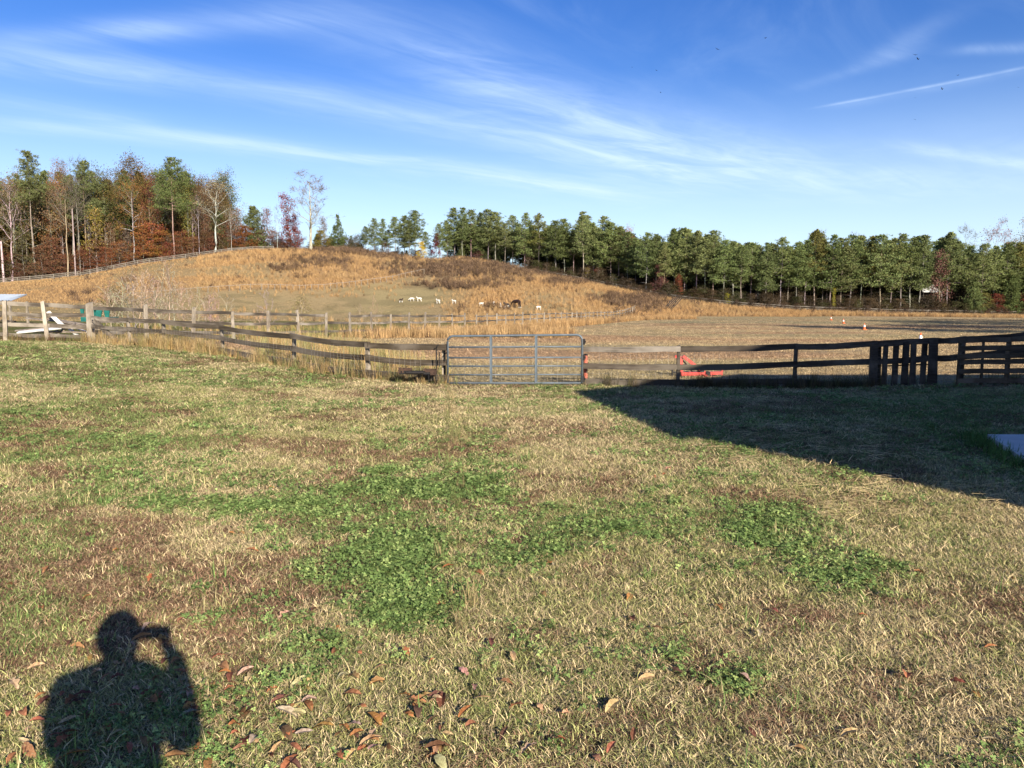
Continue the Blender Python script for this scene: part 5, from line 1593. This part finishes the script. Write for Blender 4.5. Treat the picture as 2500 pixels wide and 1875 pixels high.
# dark brown brush patches on the hill
def brush_mesh(r, n, R_, h, w, mat):
    b = MB()
    for _ in range(n):
        a = r.random() * 6.283; e = abs(r.normal(0, .55))
        d = Vector((math.cos(a) * math.sin(e), math.sin(a) * math.sin(e), math.cos(e)))
        p = Vector((r.normal(0, R_ * .35), r.normal(0, R_ * .35), 0)); L = h * (.5 + .6 * r.random())
        sd = d.cross(Vector((r.normal(), r.normal(), .1))).normalized() * w * .5
        m_ = p + d * L * .6
        b.add([p - sd, p + sd, m_ + sd, p + d * L, m_ - sd], [(0, 1, 2, 3, 4)], float(r.random()))
        for _ in range(2):
            c = p + d * L * (.4 + .6 * r.random()); s = .05 + .06 * r.random()
            v1 = Vector((r.normal(), r.normal(), r.normal())).normalized() * s; v2 = Vector((r.normal(), r.normal(), r.normal())).normalized() * s
            b.add([c, c + v1, c + v1 + v2, c + v2], [(0, 1, 2, 3)], float(r.random()))
    return b.mesh('brush', mat)
BR = [brush_mesh(gr_, 34, .6, 1.0, .035, M_STALK) for k in range(3)]
x, y = sample(90, 212, 1.3, .6)
Z = zones(x, y)
k = (rng.random(len(x)) < Z['dark'] * .55 + .04 * Z['orange'] * (fbm(x, y, .2, 85) > .56)) & (y < np.interp(Z['px'], CRX, CRD) + 4)
x, y = x[k], y[k]; n = len(x)
P = np.column_stack([x, y, np.zeros(n)])
c = np.where(rng.random((n, 1)) < .8, np.array((.15, .10, .065)), np.array((.22, .145, .085))) * rng.uniform(.7, 1.3, (n, 1))
scatter('hill_brush', gz_at(P), rng.uniform(0, 6.28, n), .1, rng.uniform(.8, 1.5, n), rng.integers(0, 3, n), c, BR, 'dark brown brush in patches over the hill crest and its slope', 'brush')

# weeds along the fences and in the paddock between them
WD = [tuft_mesh(gr_, 22, .10, .18, .52, .008, .38, .8, M_STALK, 3, 'weed', .2) for k in range(4)]
pts, cols, scs = [], [], []
def weed_line(line, n, spread, s0, s1, colset, off=(0, 0)):
    seg = np.array([(p[0], p[1]) for p in line])
    L = np.r_[0, np.cumsum(np.hypot(*np.diff(seg, axis=0).T))]
    u = rng.uniform(0, L[-1], n)
    clump = fbm(u, u * 0, .9, 91)
    u = u[rng.random(n) < sstep(.3, .6, clump) * .8 + .2]; n = len(u)
    x = np.interp(u, L, seg[:, 0]) + rng.normal(off[0], spread, n); y = np.interp(u, L, seg[:, 1]) + rng.normal(off[1], spread, n)
    pts.append(np.column_stack([x, y, np.zeros(n)]))
    scs.append(rng.uniform(s0, s1, n))
    cc = np.array(colset)[rng.integers(0, len(colset), n)]
    cols.append(cc * rng.uniform(.7, 1.25, (n, 1)))
GOLD = [(.46, .31, .13), (.40, .29, .14), (.32, .27, .11), (.46, .34, .18)]
weed_line([pA[2], pA[5], pA[6], pA[7], corner], 420, .16, .35, .8, [(.16, .10, .06), (.24, .17, .08), (.2, .2, .08)])
weed_line([atD(205, 26.8), pB[0], pB[1], pB[2], pB[3]], 520, .24, .6, 1.35, GOLD, (0, -.15))
weed_line(pB[3:], 480, .20, .45, 1.15, GOLD + [(.22, .23, .09)], (0, .05))
weed_line([pB[-2], pB[-1]], 80, .2, .4, .9, [(.24, .25, .10), (.4, .3, .14)], (.2, -.3))
weed_line(pr[:4], 330, .14, .4, 1.0, [(.10, .10, .045), (.16, .12, .06), (.09, .075, .04)], (0, -.1))
weed_line(pr[3:7], 200, .15, .35, .8, [(.12, .14, .05), (.2, .2, .08), (.3, .26, .12)], (0, .2))
weed_line(pp[:14], 420, .5, .5, 1.1, GOLD + [(.22, .23, .09)])
weed_line([gl, gr], 90, .06, .2, .5, [(.2, .21, .08), (.36, .28, .14)], (0, .05))
x, y = sample(19, 66, 2.4, .62)
Z = zones(x, y)
k = Z['paddock'] & (Z['px'] > 250) & (rng.random(len(x)) < np.interp(y, [19, 40, 66], [1, .9, .3]) * sstep(.25, .6, fbm(x, y, .35, 95)) * np.interp(Z['px'], [250, 600, 800], [.35, .8, 1.0]))
x, y = x[k], y[k]; n = len(x)
pts.append(np.column_stack([x, y, np.zeros(n)])); scs.append(rng.uniform(.8, 1.5, n))
tn = fbm(x, y, .22, 97)[:, None]
cols.append(np.where(tn > .5, np.array((.26, .25, .09)), np.array((.42, .29, .12))) * rng.uniform(.75, 1.25, (n, 1)))
# golden belt behind the near fence toward the gate and the field strip
x, y = sample(18.5, 46, 7.0, .36)
Z = zones(x, y)
k = (~Z['yard']) & (Z['px'] > 620) & (Z['px'] < 1100) & (y < np.interp(Z['px'], [620, 1100], [44, 22])) & (rng.random(len(x)) < .75)
x, y = x[k], y[k]; n = len(x)
pts.append(np.column_stack([x, y, np.zeros(n)])); scs.append(rng.uniform(.8, 1.7, n)); cols.append(np.where(rng.random((n, 1)) < .5, np.array((.46, .31, .14)), np.array((.32, .30, .12))) * rng.uniform(.75, 1.25, (n, 1)))
P = gz_at(np.vstack(pts)); n = len(P)
scatter('fence_weeds', P, rng.uniform(0, 6.28, n), .08, np.concatenate(scs), rng.integers(0, 4, n), np.vstack(cols), WD, 'dry golden weeds along the fences and in the paddock', 'weeds')

# ------------------------------------------------------------------ the mass of wood behind the trees one can tell apart
def merged(kind, mats):
    b = MB()
    for k, me in enumerate(ARCH[kind][:2]):
        vs = np.empty(len(me.vertices) * 3, np.float32); me.vertices.foreach_get('co', vs)
        av = np.empty(len(me.vertices), np.float32); me.attributes['v'].data.foreach_get('value', av)
        o = len(b.v)
        b.v += [tuple(q) for q in vs.reshape(-1, 3)]
        b.a += av.tolist()
        for p_ in me.polygons:
            b.f.append(tuple(i + o for i in p_.vertices)); b.m.append(k)
    return b.mesh(kind + '_mass', mats)
M_TRUNKI = mat_plain('far_trunk', (.17, .135, .105), .9, 0, .3, 2)
M_LEAFI = mat_instance_blade('far_foliage', .15, .45, 1.4)
MS = [merged(k, [M_TRUNKI, M_LEAFI]) for k in ('pine0', 'pine2', 'oak1', 'under0', 'under1', 'bush0')]
pts, rz, scs, ixs, cols = [], [], [], [], []
def mass(px0, px1, n, d0, d1, kinds, h0, h1, colset, wid=1.1):
    for _ in range(n):
        px = rng.uniform(px0, px1); D = cr(px, rng.uniform(d0, d1))
        x, y, z = atD(px, D)
        k = kinds[rng.integers(len(kinds))]
        Hk = (18, 18, 26, 10, 8, 2.6)[k]
        s = rng.uniform(h0, h1) / Hk
        pts.append((x, y, z - .2)); scs.append((s * wid, s * wid, s)); ixs.append(k)
        cols.append(np.array(colset[rng.integers(len(colset))]) * rng.uniform(.8, 1.2))
GC = [GRN(.8), GRN(1.0), GRN_D]
mass(1290, 2620, 280, 24, 70, (0, 1), 12.5, 17, GC, 1.5)
mass(1290, 2620, 640, 7, 55, (4, 5, 3, 4), 2.5, 6.0, [(.07, .05, .03), (.06, .055, .03), (.09, .055, .035), (.05, .06, .025)], 1.4)
mass(-120, 560, 230, 26, 80, (0, 2, 2), 20, 27, [GRN(.8), OLV, BRN, (.16, .09, .045)], 1.0)
mass(-120, 640, 300, 3, 55, (4, 3, 5, 4), 2.5, 8, [(.13, .055, .03), (.10, .055, .03), (.09, .08, .03), (.20, .075, .028), (.07, .05, .03)], 1.3)
mass(640, 880, 60, 3, 30, (4, 5, 3), 2.0, 5.0, [(.10, .06, .04), (.07, .07, .03), (.12, .06, .04)], 1.3)
mass(880, 1300, 70, 5, 40, (4, 5), 1.5, 4.0, [(.08, .055, .035), (.055, .06, .03), (.10, .05, .04)], 1.3)
mass(1100, 1300, 30, 12, 50, (0, 1), 11, 15, GC, 1.2)
mass(1280, 2620, 200, 2.0, 6, (5, 4), 1.5, 3.6, [(.08, .06, .035), (.10, .07, .04), (.07, .07, .03)], 1.5)
mass(1280, 2620, 260, .3, 3, (5,), .7, 1.6, [(.10, .065, .045), (.13, .08, .05), (.08, .06, .04)], 1.6)
mass(-900, -110, 170, 2, 60, (0, 2, 2, 0), 18, 26, [GRN(.8), OLV, BRN, (.16, .09, .045)], 1.0)
mass(-900, -110, 200, 2, 40, (4, 3, 5), 2.5, 7, [(.13, .055, .03), (.10, .055, .03), (.09, .08, .03)], 1.3)
n = len(pts)
scatter('background_woods', np.array(pts), rng.uniform(0, 6.28, n), .0, np.array(scs), np.array(ixs), np.array(cols), MS, 'mass of woods and undergrowth behind the front trees', 'woods')

# ------------------------------------------------------------------ fallen leaves on the lawn
def leaf_mesh(r, L, w, mat):
    b = MB(); n = 8; vs = []
    bend = r.normal(0, .3); curl = -.2 + 1.0 * r.random(); lob = r.choice([.12, .45])
    for i in range(n + 1):
        u = i / n
        ww = w * math.sin(math.pi * min(.97, u * .9 + .06)) ** .8 * (1 + lob * math.sin(u * 17 + r.random()))
        x = (u - .5) * L; z = .012 * math.sin(u * 3 + bend) + bend * .25 * L * (u - .5) ** 2 * 4 * .4
        vs += [(x, -ww / 2, z + curl * ww * .45), (x, 0, z), (x, ww / 2, z + curl * ww * .45)]
    fs = []
    for i in range(n):
        fs += [(3 * i, 3 * i + 1, 3 * i + 4, 3 * i + 3), (3 * i + 1, 3 * i + 2, 3 * i + 5, 3 * i + 4)]
    b.add(vs, fs, float(r.random()))
    return b.mesh('fallen_leaf', mat)
M_FALL, nt = new_mat('fallen_leaf')
oi = nt.add('ShaderNodeObjectInfo'); t = nt.add('ShaderNodeTexCoord')
k = nt.noise(t.outputs['Object'], 60, 4, .6)
cc_ = nt.mix(nt.rng(k, .3, .7), (.6, .55, .5), (1.2, 1.2, 1.15))
finish(nt, leafy(nt, nt.mix(1.0, oi.outputs['Color'], cc_, 'MULTIPLY'), .15))
LV = [leaf_mesh(gr_, .066 + .008 * i, .032 + .004 * (i % 4), M_FALL) for i in range(8)]
kinds = (('rust orange fallen leaf lying curled on the lawn', (.36, .175, .085), 'rust orange leaves on the lawn'),
         ('pale tan fallen leaf lying on the lawn', (.48, .35, .22), 'pale tan leaves on the lawn'),
         ('dark red-brown fallen leaf lying in the grass', (.16, .08, .055), 'dark red-brown leaves on the lawn'))
nl_ = 0
while nl_ < 270:
    if random.random() < .72:
        px, py = random.gauss(620, 480), 1900 - abs(random.gauss(0, 230))
    else:
        px, py = random.uniform(0, 2500), random.uniform(1150, 1870)
    if not (-30 < px < 2530 and 1150 < py < 1890): continue
    q = G(px, py)
    lab, c, grp = kinds[random.choices((0, 1, 2), (.48, .24, .28))[0]]
    o = mesh_obj('fallen_leaf', LV[random.randrange(8)], None, (q[0], q[1], q[2] + .012 + .012 * random.random()), (random.gauss(0, .22), random.gauss(0, .22), random.random() * 6.28))
    s = random.uniform(.45, .92)
    o.scale = (s, s, s); o.color = (*[v * random.uniform(.8, 1.2) for v in c], 1)
    tag(o, lab, 'leaf', grp)
    nl_ += 1

# ------------------------------------------------------------------ animals
def skin_body(name, verts, edges, radii, mats, pick, sub=2, root=0):
    me = bpy.data.meshes.new(name)
    me.from_pydata(verts, edges, [])
    o = bpy.data.objects.new(name, me)
    COL.objects.link(o)
    sk = o.modifiers.new('skin', 'SKIN'); sk.use_smooth_shade = True
    for i, v in enumerate(me.skin_vertices[0].data):
        rr = radii[i]
        v.radius = (rr, rr) if not hasattr(rr, '__len__') else rr
        v.use_root = (i == root)
    sb = o.modifiers.new('sub', 'SUBSURF'); sb.levels = sub; sb.render_levels = sub
    dg = bpy.context.evaluated_depsgraph_get()
    m2 = bpy.data.meshes.new_from_object(o.evaluated_get(dg))
    m2.name = name
    bpy.data.objects.remove(o); bpy.data.meshes.remove(me)
    m2.materials.clear()
    for mm in mats: m2.materials.append(mm)
    for p_ in m2.polygons:
        p_.material_index = pick(p_.center); p_.use_smooth = True
    return m2
def quadruped(name, L, h, bodyr, neck, head, legr, mats, pick, ears=.1, tail=(.0, .35)):
    """L = trunk length, h = back height; faces +X. neck = (dx, dz) of the poll from the withers, head = (dx, dz) of the muzzle from the poll"""
    zb = h - bodyr
    V = [(-L * .02, 0, zb), (L * .28, 0, zb - .02 * h), (L * .47, 0, zb + .02 * h), (-L * .30, 0, zb + .01 * h), (-L * .48, 0, zb)]
    Rr = [bodyr * 1.02, bodyr * 1.0, bodyr * .78, bodyr * .98, bodyr * .72]
    E = [(0, 1), (1, 2), (0, 3), (3, 4)]
    w = (L * .47, 0, zb + .02 * h)
    m_ = (w[0] + neck[0] * .5, 0, w[2] + neck[1] * .5); p_ = (w[0] + neck[0], 0, w[2] + neck[1])
    V += [m_, p_, (p_[0] + head[0] * .6, 0, p_[2] + head[1] * .6), (p_[0] + head[0], 0, p_[2] + head[1])]
    Rr += [bodyr * .50, bodyr * .42, bodyr * .36, bodyr * .22]
    E += [(2, 5), (5, 6), (6, 7), (7, 8)]
    for sx in (1, -1):          # ears
        b_ = len(V); V.append((p_[0] - .02 * h, sx * ears * .7, p_[2] + ears * .9)); Rr.append(.022 * h); E.append((6, b_))
    b_ = len(V); V += [(-L * .60, 0, zb - .05 * h), (-L * .62 - tail[0] * h, 0, zb - tail[1] * h)]; Rr += [.04 * h, .025 * h]; E += [(4, b_), (b_, b_ + 1)]
    for sy in (1, -1):
        y = bodyr * .55 * sy
        b_ = len(V)             # foreleg
        V += [(L * .40, y, zb - bodyr * .7), (L * .41, y, zb * .5), (L * .39, y, zb * .22), (L * .41, y, .02 * h)]
        Rr += [legr * 1.5, legr * 1.05, legr * .8, legr * .95]; E += [(1, b_), (b_, b_ + 1), (b_ + 1, b_ + 2), (b_ + 2, b_ + 3)]
        b_ = len(V)             # hind leg: stifle forward, hock back
        V += [(-L * .36, y, zb - bodyr * .6), (-L * .33, y, zb * .58), (-L * .47, y, zb * .34), (-L * .44, y, .02 * h)]
        Rr += [legr * 1.9, legr * 1.35, legr * .85, legr * .95]; E += [(3, b_), (b_, b_ + 1), (b_ + 1, b_ + 2), (b_ + 2, b_ + 3)]
    return skin_body(name, V, E, Rr, mats, pick)
M_COATW = mat_plain('white_coat', (.60, .57, .50), .9, 0, .08, 8)
M_COATD = mat_plain('dark_brown_coat', (.035, .022, .016), .7, 0, .3, 8)
M_COATG = mat_plain('dark_donkey_coat', (.055, .045, .038), .85, 0, .3, 8)
M_COATT = mat_plain('bay_horse_coat', (.032, .016, .011), .5, 0, .25, 6)
gs = .74
g_up = quadruped('goat', .72, gs, .155, (.14, .22), (.15, -.07), .042, [M_COATW, M_COATD], lambda c: 0, .07, (.0, .12))
g_graze = quadruped('goat', .72, gs, .155, (.24, -.20), (.10, -.14), .042, [M_COATW, M_COATD], lambda c: 0, .07, (.0, .12))
g_dh = quadruped('goat', .72, gs, .155, (.16, .12), (.14, -.08), .042, [M_COATW, M_COATD], lambda c: 1 if c.x > .46 else 0, .07, (.0, .12))
g_dg = quadruped('goat', .72, gs, .155, (.24, -.20), (.10, -.14), .042, [M_COATW, M_COATD], lambda c: 1 if c.x > .46 else 0, .07, (.0, .12))
g_dark = quadruped('goat', .62, gs, .15, (.10, .22), (.13, -.05), .042, [M_COATW, M_COATD], lambda c: 1 if c.z > .36 else 0, .07, (.0, .12))
donkey = quadruped('donkey', 1.0, 1.08, .22, (.26, .26), (.24, -.16), .055, [M_COATG, M_COATW], lambda c: 1 if c.z < .72 and abs(c.x) < .42 else 0, .2, (.05, .5))
horse = quadruped('horse', 1.35, 1.52, .30, (.50, -.22), (.18, -.50), .075, [M_COATT, M_COATD, M_COATW], lambda c: (2 if c.z < .2 and c.x < .2 else 1 if c.z < .5 else 0), .10, (.05, .8))
GOATS = 'goats grazing below the hill'
for (px, py, me, rz, nm, lab, cat, sc) in (
    (979, 739, g_dark, R(40), 'goat', 'dark brown goat with white legs, first of the grazing row', 'goat', 1.1),
    (1006, 736, g_graze, R(190), 'goat', 'white goat grazing with lowered head beside the dark goat', 'goat', 1.1),
    (1024, 736, g_up, R(172), 'goat', 'white goat in full side view with raised head', 'goat', 1.15),
    (1070, 741, g_up, R(140), 'goat', 'white goat turned three-quarters, alone in the pasture middle', 'goat', 1.15),
    (1109, 742, g_up, R(150), 'goat', 'white goat standing at the edge of the orange grass', 'goat', 1.1),
    (1175, 748, g_dh, R(5), 'goat', 'white goat with dark head beside the tall orange grass', 'goat', 1.1),
    (1205, 746, g_up, R(80), 'goat', 'white goat seen from behind, farther from the donkey', 'goat', 1.0),
    (1222, 750, g_up, R(95), 'goat', 'white goat seen end on just beside the donkey', 'goat', 1.0),
    (1238, 754, donkey, R(140), 'donkey', 'small dark donkey with pale belly beside the horse', 'donkey', .88),
    (1262, 752, horse, R(140), 'horse', 'dark bay horse grazing in the orange grass', 'horse', .95),
    (1315, 757, g_dg, R(200), 'goat', 'white goat with black head grazing apart beyond the horse', 'goat', 1.15)):
    x, y, z = G(px, py)
    sc *= (.80 if nm == 'goat' else 1.0) * y / {'goat': 122, 'donkey': 122, 'horse': 126}[nm]
    print('ANIMAL', nm, px, round(y, 1), round(sc, 2))
    # stand on the ground seen at that spot
    o = mesh_obj(nm, me, None, (x, y, z - .02), (0, 0, rz), (sc, sc, sc))
    tag(o, lab, cat, GOATS if nm == 'goat' else None)

# ------------------------------------------------------------------ birds
b = MB()
b.tube([(-.26, 0, 0), (-.12, 0, .01), (.05, 0, .015), (.2, 0, .01), (.28, 0, .0)], [.02, .06, .075, .05, .02], 8)
for s in (1, -1):
    b.add([(.12, s * .05, .02), (.16, s * .3, .10), (.05, s * .66, .16), (-.06, s * .58, .145), (-.10, s * .3, .09), (-.06, s * .05, .02),
           (.12, s * .05, .0), (.16, s * .3, .085), (.05, s * .66, .155), (-.06, s * .58, .14), (-.10, s * .3, .075), (-.06, s * .05, .0)],
          [(0, 1, 4, 5), (1, 2, 3, 4), (11, 10, 7, 6), (10, 9, 8, 7), (0, 6, 7, 1), (1, 7, 8, 2), (2, 8, 9, 3), (3, 9, 10, 4), (4, 10, 11, 5)])
b.add([(-.22, .03, 0), (-.22, -.03, 0), (-.42, -.09, .0), (-.42, .09, .0), (-.22, .03, .01), (-.22, -.03, .01), (-.42, -.09, .006), (-.42, .09, .006)], [(0, 1, 2, 3), (7, 6, 5, 4), (2, 6, 7, 3)])
bird_me = b.mesh('bird', mat_plain('black_feathers', (.012, .012, .014), .7, 0, .2, 5), True)
for (px, py, D, rz, roll, lab) in (
    (1868, 93, 100, .4, .2, 'dark bird highest in the clear blue sky'), (1751, 120, 95, 1.4, .5, 'gliding dark bird with tilted wings below the highest one'),
    (1543, 164, 210, .2, .1, 'faint tiny bird farthest toward the cirrus'), (1603, 172, 170, 2.0, .3, 'small dark bird above a lower one near the cirrus'), (1613, 226, 160, 2.6, .2, 'small dark bird lowest of the trio near the cirrus'),
    (2234, 134, 100, 1.0, .3, 'upper bird of the close pair by the wisps'), (2241, 144, 95, 2.2, .4, 'lower bird of the close pair by the wisps'), (2338, 184, 125, .3, .1, 'dark bird over the bright cloud streak'),
    (2300, 217, 110, 2.4, .5, 'dark bird just under the bright cloud streak'), (2234, 239, 260, .5, .1, 'faint speck of a bird under the bright cloud streak'), (2234, 292, 180, 1.2, .2, 'small faint bird lowest in the open blue'),
    (2486, 213, 220, .9, .2, 'faint bird close to the edge of the sky')):
    d = pix_ray(px, py); k = D / d[1]
    o = mesh_obj('bird', bird_me, None, (d[0] * k, D, CAMZ + d[2] * k), (roll, .1, rz), (.44, .44, .44))
    tag(o, lab, 'bird', 'birds in the sky')

# ------------------------------------------------------------------ the photographer, whose shadow lies on the lawn
M_JACKET = mat_plain('dark_jacket', (.05, .055, .07), .85, 0, .2, 20)
M_SKIN = mat_plain('skin', (.50, .30, .22), .55, 0, .05, 20)
M_JEANS = mat_plain('jeans', (.05, .07, .12), .9, 0, .2, 30)
M_SHOE = mat_plain('shoe', (.03, .025, .02), .6, 0, .2, 20)
M_HAIR = mat_plain('hair', (.05, .03, .02), .7, 0, .3, 40)
cx, cy_ = -.075, -.31
V = [(cx, cy_, 1.02), (cx, cy_, 1.22), (cx, cy_ + .01, 1.42), (cx - .01, cy_ + .01, 1.60), (cx + .01, cy_ + .03, 1.70)]
E = [(0, 1), (1, 2), (2, 3), (3, 4)]
Rr = [(.19, .14), (.19, .14), (.21, .15), (.15, .11), (.078, .078)]
# right arm lifted to the phone
V += [(cx + .19, cy_ + .01, 1.56), (cx + .27, cy_ + .08, 1.36), (cx + .185, cy_ + .20, 1.61)]; Rr += [.085, .075, .045]; E += [(3, 5), (5, 6), (6, 7)]
# left arm hanging a little away from the side
V += [(cx - .21, cy_ + .01, 1.58), (cx - .25, cy_ + .10, 1.33), (cx - .05, cy_ + .20, 1.60)]; Rr += [.085, .075, .045]; E += [(3, 8), (8, 9), (9, 10)]
for s in (1, -1):
    b_ = len(V); V += [(cx + s * .10, cy_, .94), (cx + s * .11, cy_ + .03, .53), (cx + s * .12, cy_ - .02, .11), (cx + s * .13, cy_ + .16, .05)]
    Rr += [.125, .085, .06, .05]; E += [(0, b_), (b_, b_ + 1), (b_ + 1, b_ + 2), (b_ + 2, b_ + 3)]
# head on the neck
b_ = len(V); V += [(cx - .02, cy_ + .05, 1.76), (cx - .02, cy_ + .05, 1.85)]; Rr += [(.082, .10), (.085, .10)]; E += [(4, b_), (b_, b_ + 1)]
# right hand: palm and fingers round the phone; left hand relaxed
def hand(w, d, side, curl):
    b_ = len(V)
    d = Vector(d).normalized(); side = Vector(side).normalized(); nrm = d.cross(side)
    pw = Vector(V[w])
    V.append(tuple(pw + d * .055)); Rr.append((.036, .022)); E.append((w, b_))
    for k, (off, L) in enumerate(((-.030, .07), (-.010, .082), (.011, .078), (.030, .06))):
        p0 = pw + d * .085 + side * off; p1 = p0 + d * L * .5 + nrm * curl * L * .25; p2 = p1 + d * L * .35 + nrm * curl * L * .6
        q_ = len(V); V.extend([tuple(p0), tuple(p1), tuple(p2)]); Rr.extend([.0105, .0095, .0085]); E.extend([(b_, q_), (q_, q_ + 1), (q_ + 1, q_ + 2)])
    q_ = len(V); p0 = pw + d * .04 - side * .035; p1 = p0 + d * .035 - side * .025 + nrm * .01
    V.extend([tuple(p0), tuple(p1)]); Rr.extend([.013, .010]); E.extend([(b_, q_), (q_, q_ + 1)])
hand(7, (-.07, .0, .10), (0, -1, .0), .8)
hand(10, (.05, .0, .10), (0, 1, .0), .8)
def person_pick(c):
    if c.z > 1.635 and abs(c.x - cx) < .16: return 1
    if c.z < .12: return 3
    if c.z < 1.0 and abs(c.x - cx) < .25: return 2
    if c.x > cx + .12 and c.y > cy_ + .17 and c.z > 1.54: return 1
    if c.y > cy_ + .15 and c.z > 1.585 and c.x > cx - .2: return 1
    return 0
pm = skin_body('person', V, E, Rr, [M_JACKET, M_SKIN, M_JEANS, M_SHOE], person_pick, 2)
zlow = min(v.co.z for v in pm.vertices)
p = mesh_obj('person', pm, None, (0, 0, T(cx, cy_) + .008 - zlow))
tag(p, 'person in dark jacket and jeans standing on the lawn, lifting a phone', 'person')
hx, hy, hz = cx - .02, cy_ + .05, 1.80
b = MB()
vs = []; fs = []; n1, n2 = 10, 14
for i in range(n1 + 1):
    th = math.pi * .62 * i / n1
    for k in range(n2):
        ph = 2 * math.pi * k / n2
        rr = .118 if math.sin(ph) < .5 or th < .6 else .10
        vs.append((hx + rr * .88 * math.sin(th) * math.cos(ph), hy - .012 + rr * math.sin(th) * math.sin(ph), hz + .02 + .135 * math.cos(th)))
for i in range(n1):
    for k in range(n2): fs.append((i * n2 + k, i * n2 + (k + 1) % n2, (i + 1) * n2 + (k + 1) % n2, (i + 1) * n2 + k))
b.add(vs, fs); b.obj('hair', M_HAIR, p, True)
b = MB(); b.tube([(hx, hy + .085, hz + .0), (hx, hy + .118, hz - .035), (hx, hy + .095, hz - .045)], [.010, .016, .012], 6); b.obj('nose', M_SKIN, p, True)
for s in (1, -1):
    b = MB(); b.tube([(hx + s * .032, hy + .088, hz), (hx + s * .032, hy + .10, hz)], .011, 8); b.obj('eye', M_WHITE, p, True)
    b = MB(); b.tube([(hx + s * .088, hy, hz + .025), (hx + s * .10, hy - .005, hz), (hx + s * .09, hy, hz - .03)], [.012, .016, .01], 6); b.obj('ear', M_SKIN, p, True)
b = MB(); b.tube([(hx - .024, hy + .092, hz - .075), (hx, hy + .10, hz - .073), (hx + .024, hy + .092, hz - .075)], .006, 5); b.obj('mouth', mat_plain('lips', (.40, .15, .13), .5), p, True)
p = empty('phone', (.005, -.085, 1.725), 0, 'black phone held up in landscape position by the person', 'phone')
b = MB(); b.box((0, 0, 0), (.16, .011, .082)); b.obj('case', M_IRON, p)
b = MB(); b.box((0, -.0055, 0), (.14, .001, .067)); b.obj('screen', mat_plain('phone_screen', (.01, .01, .012), .15), p)
b = MB(); b.tube([(-.02, .0045, -.02), (-.02, .0075, -.02)], .012, 12); b.obj('lens', M_IRON, p)
